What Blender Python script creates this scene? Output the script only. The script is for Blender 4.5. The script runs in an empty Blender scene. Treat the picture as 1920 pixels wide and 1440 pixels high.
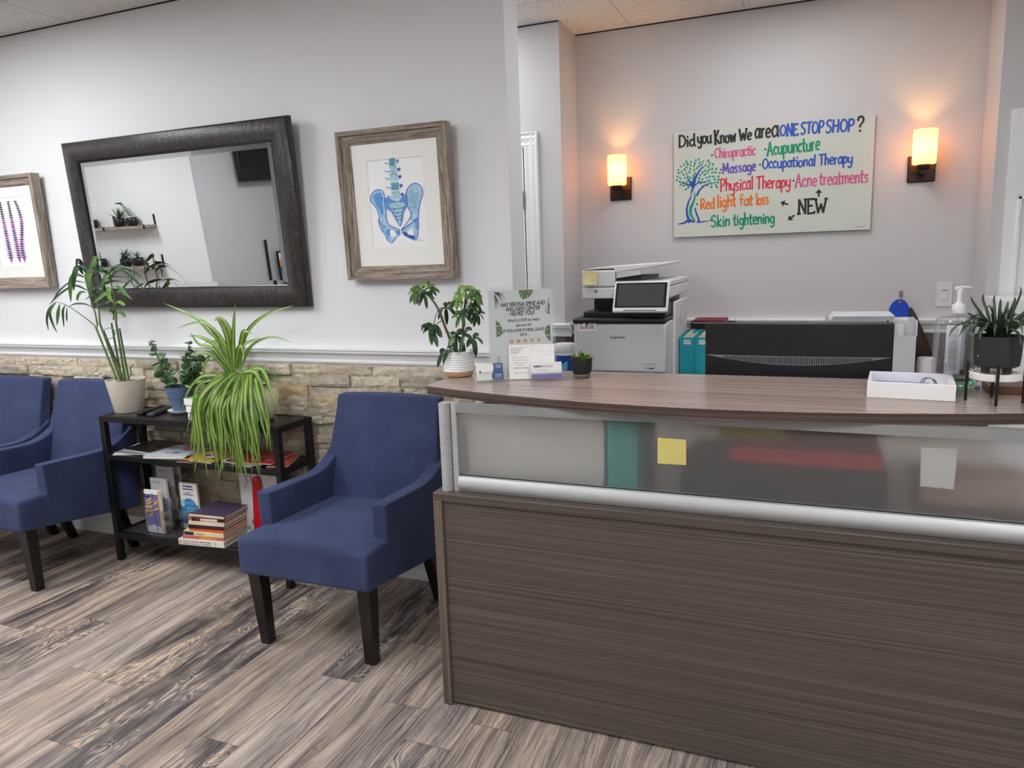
import bpy, bmesh, math, random
from mathutils import Vector, Matrix, noise
C = bpy.context.scene.collection
SC = bpy.context.scene
R = math.radians
random.seed(7)

# ------------------------------------------------------------------ camera, world, exposure
YAW, PITCH, ROLL, FPX = R(22.2615), R(9.8832), R(-1.9953), 1387.232
EYE = Vector((0, 0, 1.495))
_cy, _sy, _cp, _sp, _cr, _sr = math.cos(YAW), math.sin(YAW), math.cos(PITCH), math.sin(PITCH), math.cos(ROLL), math.sin(ROLL)
_f0 = Vector((-_sy, _cy, 0)); _r0 = Vector((_cy, _sy, 0)); _u0 = Vector((0, 0, 1))
FWD = _f0 * _cp - _u0 * _sp
_u1 = _u0 * _cp + _f0 * _sp
RGT = _r0 * _cr + _u1 * _sr
UPV = _u1 * _cr - _r0 * _sr
cam = bpy.data.cameras.new('camera')
cam.sensor_fit = 'HORIZONTAL'; cam.sensor_width = 36.0; cam.lens = 36.0 * FPX / 1920.0
cam.clip_start = 0.02; cam.clip_end = 60
camo = bpy.data.objects.new('camera', cam); C.objects.link(camo)
camo.matrix_world = Matrix(((RGT.x, UPV.x, -FWD.x, EYE.x), (RGT.y, UPV.y, -FWD.y, EYE.y), (RGT.z, UPV.z, -FWD.z, EYE.z), (0, 0, 0, 1)))
SC.camera = camo
w = bpy.data.worlds.new('world'); SC.world = w; w.use_nodes = True
w.node_tree.nodes['Background'].inputs[0].default_value = (.8, .85, .9, 1)
w.node_tree.nodes['Background'].inputs[1].default_value = 0.05
SC.view_settings.view_transform = 'Standard'; SC.view_settings.look = 'None'
SC.view_settings.gamma = 1.0; SC.view_settings.use_curve_mapping = False
SC.view_settings.exposure = 0.36
SC.cycles.use_denoising = True
SC.cycles.max_bounces = 10; SC.cycles.diffuse_bounces = 5; SC.cycles.glossy_bounces = 5
SC.cycles.transmission_bounces = 8; SC.cycles.transparent_max_bounces = 24
SC.cycles.caustics_reflective = False; SC.cycles.caustics_refractive = True
SC.cycles.sample_clamp_indirect = 6.0
TROFFER_STRENGTH = 17.5
SCONCE_STRENGTH = 3.4
ADDED_LIGHT_STRENGTH = 5.5

def at(px, py, Y=None, Z=None):
    """the point of the place seen at a photo coordinate, on the plane y = Y or z = Z"""
    d = RGT * ((px - 960) / FPX) - UPV * ((py - 720) / FPX) + FWD
    t = (Y - EYE.y) / d.y if Y is not None else (Z - EYE.z) / d.z
    return EYE + d * t

# ------------------------------------------------------------------ materials
def lin(c):
    out = []
    for v in c[:3]:
        v = v / 255.0
        out.append(v / 12.92 if v <= .04045 else ((v + .055) / 1.055) ** 2.4)
    return tuple(out) + (1.0,)

class NT:
    def __init__(s, name):
        s.m = bpy.data.materials.new(name); s.m.use_nodes = True
        s.t = s.m.node_tree; s.n = s.t.nodes; s.p = s.n['Principled BSDF']; s.out = s.n['Material Output']
    def new(s, typ, **kw):
        n = s.n.new(typ)
        for k, v in kw.items(): setattr(n, k, v)
        return n
    def link(s, a, b): s.t.links.new(a, b)
    def val(s, sock, v):
        if isinstance(v, bpy.types.NodeSocket): s.link(v, sock)
        else: sock.default_value = v
    def math(s, op, a, b=0.0, c=None):
        n = s.new('ShaderNodeMath', operation=op)
        s.val(n.inputs[0], a); s.val(n.inputs[1], b)
        if c is not None: s.val(n.inputs[2], c)
        return n.outputs[0]
    def mix(s, fac, a, b, blend='MIX'):
        n = s.new('ShaderNodeMix', data_type='RGBA', blend_type=blend)
        s.val(n.inputs['Factor'], fac); s.val(n.inputs[6], a); s.val(n.inputs[7], b)
        return n.outputs[2]
    def ramp(s, fac, stops):
        n = s.new('ShaderNodeValToRGB'); e = n.color_ramp.elements
        while len(e) < len(stops): e.new(.5)
        for i, (p, c) in enumerate(stops): e[i].position = p; e[i].color = c
        s.val(n.inputs[0], fac); return n.outputs[0]
    def coord(s, kind='Object', scale=(1, 1, 1), loc=(0, 0, 0)):
        c = s.new('ShaderNodeTexCoord'); m = s.new('ShaderNodeMapping')
        m.inputs['Scale'].default_value = scale; m.inputs['Location'].default_value = loc
        s.link(c.outputs[kind], m.inputs[0]); return m.outputs[0]
    def noise(s, vec, scale=5, detail=3, rough=.5, dist=0.0):
        n = s.new('ShaderNodeTexNoise'); s.link(vec, n.inputs['Vector'])
        n.inputs['Scale'].default_value = scale; n.inputs['Detail'].default_value = detail
        n.inputs['Roughness'].default_value = rough; n.inputs['Distortion'].default_value = dist
        return n.outputs[0]
    def bump(s, h, strength=.2, dist=.01):
        b = s.new('ShaderNodeBump'); b.inputs['Strength'].default_value = strength; b.inputs['Distance'].default_value = dist
        s.link(h, b.inputs['Height']); s.link(b.outputs[0], s.p.inputs['Normal'])

MATS = {}
def M(name, col, rough=.5, metal=0.0, var=.06, vscale=12, bump=0.0, spec=.5, coat=0.0, emit=None, sheen=0.0, trans=0.0, ior=1.45, bscale=None):
    """plain surface with a slight procedural mottling"""
    if name in MATS: return MATS[name]
    t = NT(name); v = t.coord('Object')
    n = t.noise(v, vscale, 3)
    base = lin(col)
    lo = tuple(c * (1 - var) for c in base[:3]) + (1,); hi = tuple(min(1, c * (1 + var)) for c in base[:3]) + (1,)
    t.link(t.ramp(n, [(.3, lo), (.7, hi)]), t.p.inputs['Base Color'])
    t.p.inputs['Roughness'].default_value = rough; t.p.inputs['Metallic'].default_value = metal
    t.p.inputs['Specular IOR Level'].default_value = spec; t.p.inputs['Coat Weight'].default_value = coat
    t.p.inputs['Sheen Weight'].default_value = sheen; t.p.inputs['Transmission Weight'].default_value = trans
    t.p.inputs['IOR'].default_value = ior
    if emit:
        t.p.inputs['Emission Color'].default_value = lin(emit[0]); t.p.inputs['Emission Strength'].default_value = emit[1]
    if bump: t.bump(t.noise(v, bscale or vscale * 4, 4), bump, .004)
    MATS[name] = t.m; return t.m

def clear_plastic(name, tint=(253, 254, 254), refl=.12, rough=.03):
    if name in MATS: return MATS[name]
    t = NT(name)
    tr = t.new('ShaderNodeBsdfTransparent'); tr.inputs[0].default_value = lin(tint)
    gl = t.new('ShaderNodeBsdfGlossy'); gl.inputs['Roughness'].default_value = rough; gl.inputs[0].default_value = (1, 1, 1, 1)
    lw = t.new('ShaderNodeLayerWeight'); lw.inputs[0].default_value = .35
    nz = t.noise(t.coord('Object'), 6, 2)
    f = t.math('ADD', t.math('MULTIPLY', lw.outputs['Fresnel'], .45 if refl > .05 else .12), t.math('MULTIPLY', nz, refl * .3))
    mx = t.new('ShaderNodeMixShader'); t.link(f, mx.inputs[0]); t.link(tr.outputs[0], mx.inputs[1]); t.link(gl.outputs[0], mx.inputs[2])
    t.link(mx.outputs[0], t.out.inputs[0]); MATS[name] = t.m; return t.m

def streak(name, stops, scale, rough=.4, spec=.5, bump=0.0, fine=None, coat=0.0):
    """streaked laminate or timber: noise stretched along the grain"""
    if name in MATS: return MATS[name]
    t = NT(name); v = t.coord('Object', scale)
    a = t.noise(v, 1.0, 5, .65, 0.0)
    v2 = t.coord('Object', tuple(k * 3.1 for k in scale), (3.1, 1.7, 5.3)); b = t.noise(v2, 1.0, 3, .6)
    f = t.math('ADD', t.math('MULTIPLY', a, .68), t.math('MULTIPLY', b, .32))
    t.link(t.ramp(f, [(p, lin(c)) for p, c in stops]), t.p.inputs['Base Color'])
    t.p.inputs['Roughness'].default_value = rough; t.p.inputs['Specular IOR Level'].default_value = spec
    t.p.inputs['Coat Weight'].default_value = coat; t.p.inputs['Coat Roughness'].default_value = .15
    if bump: t.bump(f, bump, .004)
    MATS[name] = t.m; return t.m

# ------------------------------------------------------------------ object bookkeeping
WM = {}
def tag(o, label=None, cat=None, group=None, kind=None):
    if label: o['label'] = label
    if cat: o['category'] = cat
    if group: o['group'] = group
    if kind: o['kind'] = kind
    return o
def thing(name, label, cat, loc=(0, 0, 0), rotz=0.0, group=None):
    o = bpy.data.objects.new(name, None); C.objects.link(o); o.empty_display_size = .05
    o.location = loc; o.rotation_euler = (0, 0, rotz)
    WM[o] = Matrix.LocRotScale(Vector(loc), Matrix.Rotation(rotz, 3, 'Z'), None)
    return tag(o, label, cat, group)

class MB:
    """collects shapes in world space; build() links them as ONE mesh object"""
    def __init__(s):
        s.bm = bmesh.new(); s.mi = 0; s.uv = s.bm.loops.layers.uv.new('UVMap')
    def face(s, vs, uvs=None):
        try: f = s.bm.faces.new(vs)
        except ValueError: return None
        f.material_index = s.mi
        if uvs:
            for l, q in zip(f.loops, uvs): l[s.uv].uv = q
        return f
    def v(s, p): return s.bm.verts.new(p)
    def quad(s, a, b, c, d): return s.face([s.v(a), s.v(b), s.v(c), s.v(d)], [(0, 0), (1, 0), (1, 1), (0, 1)])
    def poly(s, pts): return s.face([s.v(p) for p in pts])
    def box(s, x0, x1, y0, y1, z0, z1, mtx=None):
        P = [Vector((x, y, z)) for z in (z0, z1) for y in (y0, y1) for x in (x0, x1)]
        if mtx is not None: P = [mtx @ p for p in P]
        V = [s.v(p) for p in P]
        for q in ((0, 2, 3, 1), (4, 5, 7, 6), (0, 1, 5, 4), (2, 6, 7, 3), (0, 4, 6, 2), (1, 3, 7, 5)):
            s.face([V[i] for i in q])
        return V
    def grid(s, xs, ys, zs, fn=None):
        """closed box surface with cuts at the given coordinates, each vertex moved by fn"""
        D = {}
        def g(i, j, k):
            if (i, j, k) not in D:
                p = Vector((xs[i], ys[j], zs[k])); D[(i, j, k)] = s.v(fn(p) if fn else p)
            return D[(i, j, k)]
        a, b, c = len(xs) - 1, len(ys) - 1, len(zs) - 1
        for i in range(a):
            for j in range(b):
                s.face([g(i, j, 0), g(i, j + 1, 0), g(i + 1, j + 1, 0), g(i + 1, j, 0)])
                s.face([g(i, j, c), g(i + 1, j, c), g(i + 1, j + 1, c), g(i, j + 1, c)])
        for i in range(a):
            for k in range(c):
                s.face([g(i, 0, k), g(i + 1, 0, k), g(i + 1, 0, k + 1), g(i, 0, k + 1)])
                s.face([g(i, b, k), g(i, b, k + 1), g(i + 1, b, k + 1), g(i + 1, b, k)])
        for j in range(b):
            for k in range(c):
                s.face([g(0, j, k), g(0, j, k + 1), g(0, j + 1, k + 1), g(0, j + 1, k)])
                s.face([g(a, j, k), g(a, j + 1, k), g(a, j + 1, k + 1), g(a, j, k + 1)])
    def prism(s, poly, ax, a, b, mtx=None):
        """polygon (2-D) swept along axis ax from a to b; the other two axes in order"""
        def mk(u, v, t):
            p = Vector((t, u, v)) if ax == 0 else Vector((u, t, v)) if ax == 1 else Vector((u, v, t))
            return mtx @ p if mtx is not None else p
        A = [s.v(mk(u, v, a)) for u, v in poly]; B = [s.v(mk(u, v, b)) for u, v in poly]; n = len(poly)
        s.face(A); s.face(B[::-1])
        for i in range(n): s.face([A[i], B[i], B[(i + 1) % n], A[(i + 1) % n]])
    def lathe(s, prof, c, n=32, caps=True, axis=None, mtx=None):
        rings = []; c = Vector(c)
        for r, z in prof:
            ring = []
            for i in range(n):
                a = 2 * math.pi * i / n; p = Vector((r * math.cos(a), r * math.sin(a), z))
                if mtx is not None: p = mtx @ p
                ring.append(s.v(c + p))
            rings.append(ring)
        for A, B in zip(rings, rings[1:]):
            for i in range(n): s.face([A[i], A[(i + 1) % n], B[(i + 1) % n], B[i]])
        if caps: s.face(rings[0][::-1]); s.face(rings[-1])
    def tube(s, pts, rad, n=8, cap=True):
        pts = [Vector(p) for p in pts]; m = len(pts)
        rads = rad if isinstance(rad, (list, tuple)) else [rad] * m
        rings = []; prev = None
        for i, p in enumerate(pts):
            t = (pts[min(i + 1, m - 1)] - pts[max(i - 1, 0)]).normalized()
            if prev is None:
                u = t.orthogonal().normalized()
            else:
                u = (prev - t * prev.dot(t)); u = u.normalized() if u.length > 1e-6 else t.orthogonal().normalized()
            prev = u; v2 = t.cross(u)
            rings.append([s.v(p + (u * math.cos(2 * math.pi * k / n) + v2 * math.sin(2 * math.pi * k / n)) * rads[i]) for k in range(n)])
        for A, B in zip(rings, rings[1:]):
            for k in range(n): s.face([A[k], A[(k + 1) % n], B[(k + 1) % n], B[k]])
        if cap: s.face(rings[0][::-1]); s.face(rings[-1])
    def ell(s, c, rx, ry, rz, mtx=None, nu=10, nv=7):
        c = Vector(c); rings = []
        def mk(p):
            return c + (mtx @ p if mtx is not None else p)
        top = s.v(mk(Vector((0, 0, rz)))); bot = s.v(mk(Vector((0, 0, -rz))))
        for j in range(1, nv):
            th = math.pi * j / nv
            rings.append([s.v(mk(Vector((rx * math.sin(th) * math.cos(2 * math.pi * i / nu), ry * math.sin(th) * math.sin(2 * math.pi * i / nu), rz * math.cos(th))))) for i in range(nu)])
        for i in range(nu):
            s.face([top, rings[0][i], rings[0][(i + 1) % nu]]); s.face([bot, rings[-1][(i + 1) % nu], rings[-1][i]])
        for A, B in zip(rings, rings[1:]):
            for i in range(nu): s.face([A[i], B[i], B[(i + 1) % nu], A[(i + 1) % nu]])
    def leaf(s, pts, wid, up=(0, 0, 1), n=9, prof=None, fold=.18):
        """a blade along the smooth curve through pts: three vertices across, narrowing to the tip"""
        P = smooth(pts, n); up = Vector(up); rows = []; m = len(P) - 1
        for i, p in enumerate(P):
            t = (P[min(i + 1, m)] - P[max(i - 1, 0)])
            t = t.normalized() if t.length > 1e-9 else Vector((0, 0, 1))
            sd = t.cross(up)
            sd = sd.normalized() if sd.length > 1e-4 else t.orthogonal().normalized()
            nn = sd.cross(t); u = i / m
            wv = wid * (prof(u) if prof else math.sin(math.pi * min(1, (u * .93 + .07))) ** .7) * .5
            rows.append((s.v(p + sd * wv + nn * wv * fold), s.v(p), s.v(p - sd * wv + nn * wv * fold), u))
        for a, b in zip(rows, rows[1:]):
            s.face([a[0], a[1], b[1], b[0]], [(0, a[3]), (.5, a[3]), (.5, b[3]), (0, b[3])])
            s.face([a[1], a[2], b[2], b[1]], [(.5, a[3]), (1, a[3]), (1, b[3]), (.5, b[3])])
    def xf(s, mtx): bmesh.ops.transform(s.bm, matrix=mtx, verts=s.bm.verts)
    def build(s, name, mats, parent=None, smooth=True, ang=38, bevel=0.0, seg=3, sub=0, label=None):
        me = bpy.data.meshes.new(name)
        bmesh.ops.recalc_face_normals(s.bm, faces=s.bm.faces)
        s.bm.to_mesh(me); s.bm.free()
        for m in (mats if isinstance(mats, (list, tuple)) else [mats]): me.materials.append(m)
        o = bpy.data.objects.new(name, me); C.objects.link(o)
        if parent is not None:
            Wp = WM[parent]; me.transform(Wp.inverted()); o.parent = parent; WM[o] = Wp
        else: WM[o] = Matrix.Identity(4)
        if smooth:
            me.polygons.foreach_set('use_smooth', [True] * len(me.polygons))
            if not sub: me.set_sharp_from_angle(angle=R(ang))
        if bevel:
            b = o.modifiers.new('bevel', 'BEVEL'); b.width = bevel; b.segments = seg; b.limit_method = 'ANGLE'; b.angle_limit = R(35)
        if sub:
            q = o.modifiers.new('sub', 'SUBSURF'); q.levels = sub; q.render_levels = sub
        if label: o['label'] = label
        return o

def smooth(pts, n):
    pts = [Vector(p) for p in pts]
    if len(pts) == 2: return [pts[0].lerp(pts[1], i / n) for i in range(n + 1)]
    out = []; m = len(pts) - 1
    for i in range(n + 1):
        t = i / n * m; k = min(int(t), m - 1); u = t - k
        p0, p1, p2, p3 = pts[max(k - 1, 0)], pts[k], pts[k + 1], pts[min(k + 2, m)]
        if k == 0: p0 = p1 * 2 - p2
        if k + 2 > m: p3 = p2 * 2 - p1
        out.append(.5 * ((2 * p1) + (p2 - p0) * u + (2 * p0 - 5 * p1 + 4 * p2 - p3) * u * u + (3 * p1 - p0 - 3 * p2 + p3) * u ** 3))
    return out

class Face2D:
    """a flat drawing surface: origin, unit x and y directions; lays polygons, strokes and lettering on it"""
    def __init__(s, o, x, y, lift=.0006):
        s.o = Vector(o); s.x = Vector(x).normalized(); s.y = Vector(y).normalized(); s.n = s.x.cross(s.y).normalized(); s.k = lift; s.c = 0
    def p(s, u, v, h=1.0): return s.o + s.x * u + s.y * v + s.n * (s.k * h)
    def poly(s, mb, pts, h=1.0): mb.poly([s.p(u, v, h) for u, v in pts])
    def rect(s, mb, u0, v0, u1, v1, h=1.0): s.poly(mb, [(u0, v0), (u1, v0), (u1, v1), (u0, v1)], h)
    def oval(s, mb, u, v, a, b, ang=0.0, h=1.0, n=12):
        ca, sa = math.cos(ang), math.sin(ang)
        s.poly(mb, [(u + a * math.cos(t) * ca - b * math.sin(t) * sa, v + a * math.cos(t) * sa + b * math.sin(t) * ca) for t in [2 * math.pi * i / n for i in range(n)]], h)
    def stroke(s, mb, pts, wd, h=1.0, n=None):
        P = smooth([(a, b, 0) for a, b in pts], n or max(2, 5 * (len(pts) - 1))); m = len(P) - 1
        s.c = (s.c + 1) % 24; e = s.c * 3e-5 / max(s.k, 1e-6)   # one ink stroke lies over the next
        ws = wd if isinstance(wd, (list, tuple)) else (wd, wd)
        L = []; Rr = []
        for i, q in enumerate(P):
            t = (P[min(i + 1, m)] - P[max(i - 1, 0)]).normalized(); nn = Vector((-t.y, t.x, 0)); wv = (ws[0] + (ws[1] - ws[0]) * i / m) / 2
            hh = h + e + i * 2e-6 / max(s.k, 1e-6); L.append(mb.v(s.p(q.x + nn.x * wv, q.y + nn.y * wv, hh))); Rr.append(mb.v(s.p(q.x - nn.x * wv, q.y - nn.y * wv, hh)))
        for i in range(m): mb.face([L[i], L[i + 1], Rr[i + 1], Rr[i]])
    def text(s, mb, body, a, b, cap, bold=0.0, shear=0.0, wob=0.0, h=1.0):
        """lettering fitted between baseline points a and b with the given capital height"""
        cu = bpy.data.curves.new('lettering', 'FONT'); cu.body = body; cu.size = 1.0; cu.offset = bold; cu.shear = shear
        cu.resolution_u = 3
        ob = bpy.data.objects.new('lettering', cu); me = ob.to_mesh()
        if not me or not me.vertices: return
        xs = [v.co.x for v in me.vertices]; x0, x1 = min(xs), max(xs)
        a = Vector(a); b = Vector(b); d = (b - a); L = d.length; d = d / L; q = Vector((-d.y, d.x))
        kx = L / max(1e-6, x1 - x0); ky = cap / .72; vs = []
        for v in me.vertices:
            X = (v.co.x - x0) * kx; Yv = v.co.y * ky
            if wob: Yv *= 1 + wob * math.sin(X / cap * 2.1 + 1.0); Yv += wob * .35 * cap * math.sin(X / cap * 1.3)
            e = a + d * X + q * Yv; vs.append(mb.v(s.p(e.x, e.y, h)))
        for f in me.polygons: mb.face([vs[i] for i in f.vertices])
        ob.to_mesh_clear(); bpy.data.objects.remove(ob); bpy.data.curves.remove(cu)

# common finishes
PAINT = M('wall_paint_white', (226, 227, 229), .55, var=.012, vscale=2, bump=.05, bscale=160, spec=.3)
PAINT2 = M('wall_paint_warm_grey', (206, 203, 204), .6, var=.012, vscale=2, bump=.05, bscale=160, spec=.3)
TRIMW = M('trim_white_gloss', (236, 237, 239), .28, var=.01)
BLACKM = M('black_metal', (20, 19, 20), .45, var=.15, spec=.4)
WHITEP = M('white_paper', (240, 240, 238), .6, var=.015)
INK = M('black_ink', (22, 24, 28), .6)
CLEAR = clear_plastic('clear_acrylic')
YELLOW = M('sticky_note_yellow', (214, 200, 118), .7, var=.04)

# ------------------------------------------------------------------ the setting
CEIL = 2.735
YW, YB, YD = 2.90, 4.384, 4.075      # waiting-room wall, back wall of the office, wall with the doors
XE, XL, XR = -1.168, -1.323, 0.748   # end of the waiting-room wall, sides of the office recess
X0, X1, Y0 = -8.6, 3.4, -3.4

def floor_material():
    t = NT('plank_flooring')
    uv = t.new('ShaderNodeUVMap', uv_map='UVMap'); rn = t.new('ShaderNodeUVMap', uv_map='rnd')
    s1 = t.new('ShaderNodeSeparateXYZ'); t.link(uv.outputs[0], s1.inputs[0])
    s2 = t.new('ShaderNodeSeparateXYZ'); t.link(rn.outputs[0], s2.inputs[0])
    X, Y, r, vn = s1.outputs[0], s1.outputs[1], s2.outputs[0], s2.outputs[1]
    def vec(a, b, c):
        n = t.new('ShaderNodeCombineXYZ'); t.val(n.inputs[0], a); t.val(n.inputs[1], b); t.val(n.inputs[2], c); return n.outputs[0]
    m = t.math
    warp = t.noise(vec(m('MULTIPLY', X, 7.0), m('MULTIPLY', Y, 2.0), m('MULTIPLY', r, 37.0)), 1.0, 2)
    Xw = m('ADD', X, m('MULTIPLY', m('SUBTRACT', warp, .5), .085))
    fine = t.noise(vec(m('MULTIPLY', Xw, 190.0), m('MULTIPLY', Y, 5.0), m('MULTIPLY', r, 11.0)), 1.0, 4, .6)
    coarse = t.noise(vec(m('MULTIPLY', Xw, 26.0), m('MULTIPLY', Y, 1.1), m('MULTIPLY', r, 17.0)), 1.0, 4, .62, .3)
    patch = t.noise(vec(m('MULTIPLY', X, 9.0), m('MULTIPLY', Y, 2.6), m('MULTIPLY', r, 53.0)), 1.0, 4, .65, .4)
    rings = m('SINE', m('MULTIPLY', t.noise(vec(m('MULTIPLY', X, 9.0), m('MULTIPLY', Y, 3.2), m('MULTIPLY', r, 23.0)), 1.0, 2, .5, .6), 120.0))
    rings = m('MULTIPLY_ADD', rings, .5, .5)
    darkp = m('GREATER_THAN', r, .62)
    rmask = m('MULTIPLY', m('GREATER_THAN', patch, .52), m('MULTIPLY_ADD', darkp, .13, .03))
    tone = m('MULTIPLY', m('SUBTRACT', r, .45), .10)
    f = m('ADD', m('MULTIPLY', coarse, .52), m('MULTIPLY', fine, .48))
    f = m('ADD', f, m('MULTIPLY', m('SUBTRACT', patch, .5), m('MULTIPLY_ADD', darkp, .55, .16)))
    f = m('ADD', f, m('MULTIPLY', rmask, m('SUBTRACT', rings, .5)))
    f = m('SUBTRACT', m('ADD', f, 0.0), tone)
    col = t.ramp(f, [(.31, lin((62, 61, 65))), (.41, lin((103, 98, 98))), (.49, lin((146, 136, 131))), (.58, lin((184, 171, 161))), (.69, lin((212, 200, 186)))])
    # a slight pinkish or greyish cast from plank to plank
    cast = t.mix(m('FRACT', m('MULTIPLY', r, 7.3)), lin((240, 236, 238)), lin((255, 244, 232)))
    col = t.mix(1.0, col, cast, 'MULTIPLY')
    u = m('DIVIDE', X, .16)
    e1 = m('GREATER_THAN', m('ABSOLUTE', m('SUBTRACT', u, .5)), .4915)
    e2 = m('GREATER_THAN', m('ABSOLUTE', m('SUBTRACT', vn, .5)), .4990)
    edge = m('MULTIPLY', m('MAXIMUM', e1, e2), .75)
    col = t.mix(edge, col, lin((52, 47, 45)))
    t.link(col, t.p.inputs['Base Color'])
    t.p.inputs['Roughness'].default_value = .5; t.p.inputs['Specular IOR Level'].default_value = .35
    t.bump(m('ADD', m('MULTIPLY', fine, .5), m('MULTIPLY', edge, -.8)), .12, .004)
    return t.m

def make_floor():
    bm = bmesh.new(); uv = bm.loops.layers.uv.new('UVMap'); rn = bm.loops.layers.uv.new('rnd')
    W, L = .16, 1.22; rg = random.Random(3)
    known = {-2: 1.607, -1: 2.034, 0: 2.343, -6: 1.738, -3: 1.417, 3: 1.956}
    k0 = int(math.floor((X0 + 1.47) / W)); k1 = int(math.ceil((X1 + 1.47) / W))
    for k in range(k0, k1):
        xa = -1.47 + k * W; ph = known.get(k, rg.uniform(0, L)); y = ph - L * math.ceil((ph - Y0) / L)
        while y < YB + .1:
            r = rg.random(); vo = rg.uniform(0, 50)
            V = [bm.verts.new((a, b, 0)) for a, b in ((xa, y), (xa + W, y), (xa + W, y + L), (xa, y + L))]
            f = bm.faces.new(V)
            for l, (a, b) in zip(f.loops, ((0, 0), (W, 0), (W, L), (0, L))):
                l[uv].uv = (a, b + vo); l[rn].uv = (r, b / L)
            y += L
    me = bpy.data.meshes.new('floor'); bm.to_mesh(me); bm.free(); me.materials.append(floor_material())
    o = bpy.data.objects.new('floor', me); C.objects.link(o); WM[o] = Matrix.Identity(4)
    return tag(o, 'grey brown wood plank floor', kind='structure')
make_floor()

def struct(name, mb, mat, label=None, parent=None, **kw):
    o = mb.build(name, mat, parent, **kw)
    if parent is None: tag(o, label, kind='structure')
    return o
def wallbox(name, mat, *b, label=None):
    mb = MB(); mb.box(*b); return struct(name, mb, mat, label, smooth=False)

def ceiling_material(name, ox, oy, sx=.61, sy=1.22):
    t = NT(name); tc = t.new('ShaderNodeTexCoord'); s = t.new('ShaderNodeSeparateXYZ'); t.link(tc.outputs['Object'], s.inputs[0])
    m = t.math
    fx = m('FRACT', m('DIVIDE', m('SUBTRACT', s.outputs[0], ox - 60 * sx), sx)); fy = m('FRACT', m('DIVIDE', m('SUBTRACT', s.outputs[1], oy - 60 * sy), sy))
    ex = m('LESS_THAN', fx, .012); ey = m('LESS_THAN', fy, .006); e = m('MAXIMUM', ex, ey)
    v = t.coord('Object'); a = t.noise(v, 120, 2, .5, .2); b = t.noise(v, 55, 3, .6)
    pit = m('MULTIPLY', m('GREATER_THAN', a, .60), m('GREATER_THAN', b, .47))
    col = t.mix(m('MULTIPLY', pit, .6), lin((226, 224, 221)), lin((128, 122, 118)))
    col = t.mix(m('MULTIPLY', e, .45), col, lin((120, 112, 106)))
    t.link(col, t.p.inputs['Base Color']); t.p.inputs['Roughness'].default_value = .9; t.p.inputs['Specular IOR Level'].default_value = .1
    return t.m
wallbox('ceiling', ceiling_material('ceiling_tile', -3.543, 2.55), X0, X1, Y0, YW + .15, CEIL, CEIL + .08, label='white speckled acoustic tile ceiling over the waiting room')
wallbox('ceiling_office', ceiling_material('ceiling_tile_office', -.998, 3.745), -3.2, X1, YW + .15, YB + .15, CEIL, CEIL + .08, label='speckled acoustic tile ceiling over the office recess')

wallbox('wall_front', PAINT, X0, XE, YW, YW + .148, 0, CEIL, label='white wall behind the armchairs')
wallbox('wall_back', PAINT2, XL - .02, XR + .02, YB, YB + .1, 0, CEIL, label='warm grey wall behind the reception desk')
wallbox('wall_back_left', PAINT2, -3.2, XL, YD, YB + .1, 0, CEIL, label='wall with the white door beside the office recess')
wallbox('wall_back_right', PAINT2, XR, X1, YD - .012, YB + .1, 0, CEIL, label='wall closing the office recess on the sanitizer side')
wallbox('wall_corridor', PAINT, -3.3, -3.2, YW + .148, YB + .1, 0, CEIL, label='end wall of the passage behind the waiting room')
wallbox('wall_right', PAINT, X1, X1 + .1, Y0, YB + .1, 0, CEIL, label='side wall beyond the reception desk')
wallbox('wall_left', PAINT, X0 - .1, X0, Y0, YW, 0, CEIL, label='far side wall of the waiting room')
wallbox('wall_shelf', PAINT, X0, -6.09, -.72, -.60, 0, CEIL, label='white wall carrying the plant shelves')
wallbox('wall_television', M('wall_paint_shaded', (178, 181, 184), .6, var=.012, vscale=2), -6.09, -5.985, Y0, -.598, 0, CEIL, label='wall carrying the television')  # the wall's shade is put into this darker grey
wallbox('wall_rear', PAINT, X0, X1, Y0 - .1, Y0, 0, CEIL, label='wall opposite the reception desk')

# stacked ledger stone below the chair rail
def stone_material():
    t = NT('ledger_stone'); rn = t.new('ShaderNodeUVMap', uv_map='rnd'); s = t.new('ShaderNodeSeparateXYZ'); t.link(rn.outputs[0], s.inputs[0])
    base = t.ramp(s.outputs[0], [(0, lin((188, 178, 160))), (.3, lin((208, 197, 176))), (.6, lin((224, 212, 190))), (.9, lin((214, 201, 178))), (.97, lin((216, 190, 148))), (1, lin((192, 185, 172)))])
    v = t.coord('Object'); n = t.noise(v, 28, 6, .7, .3); n2 = t.noise(v, 9, 3)
    col = t.mix(1.0, base, t.ramp(n, [(.3, (.62, .61, .6, 1)), (.55, (1, 1, 1, 1)), (.75, (1.12, 1.1, 1.06, 1))]), 'MULTIPLY')
    col = t.mix(t.math('MULTIPLY', n2, .25), col, lin((160, 150, 140)))
    t.link(col, t.p.inputs['Base Color']); t.p.inputs['Roughness'].default_value = .85; t.p.inputs['Specular IOR Level'].default_value = .2
    t.bump(n, .8, .014); return t.m
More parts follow.
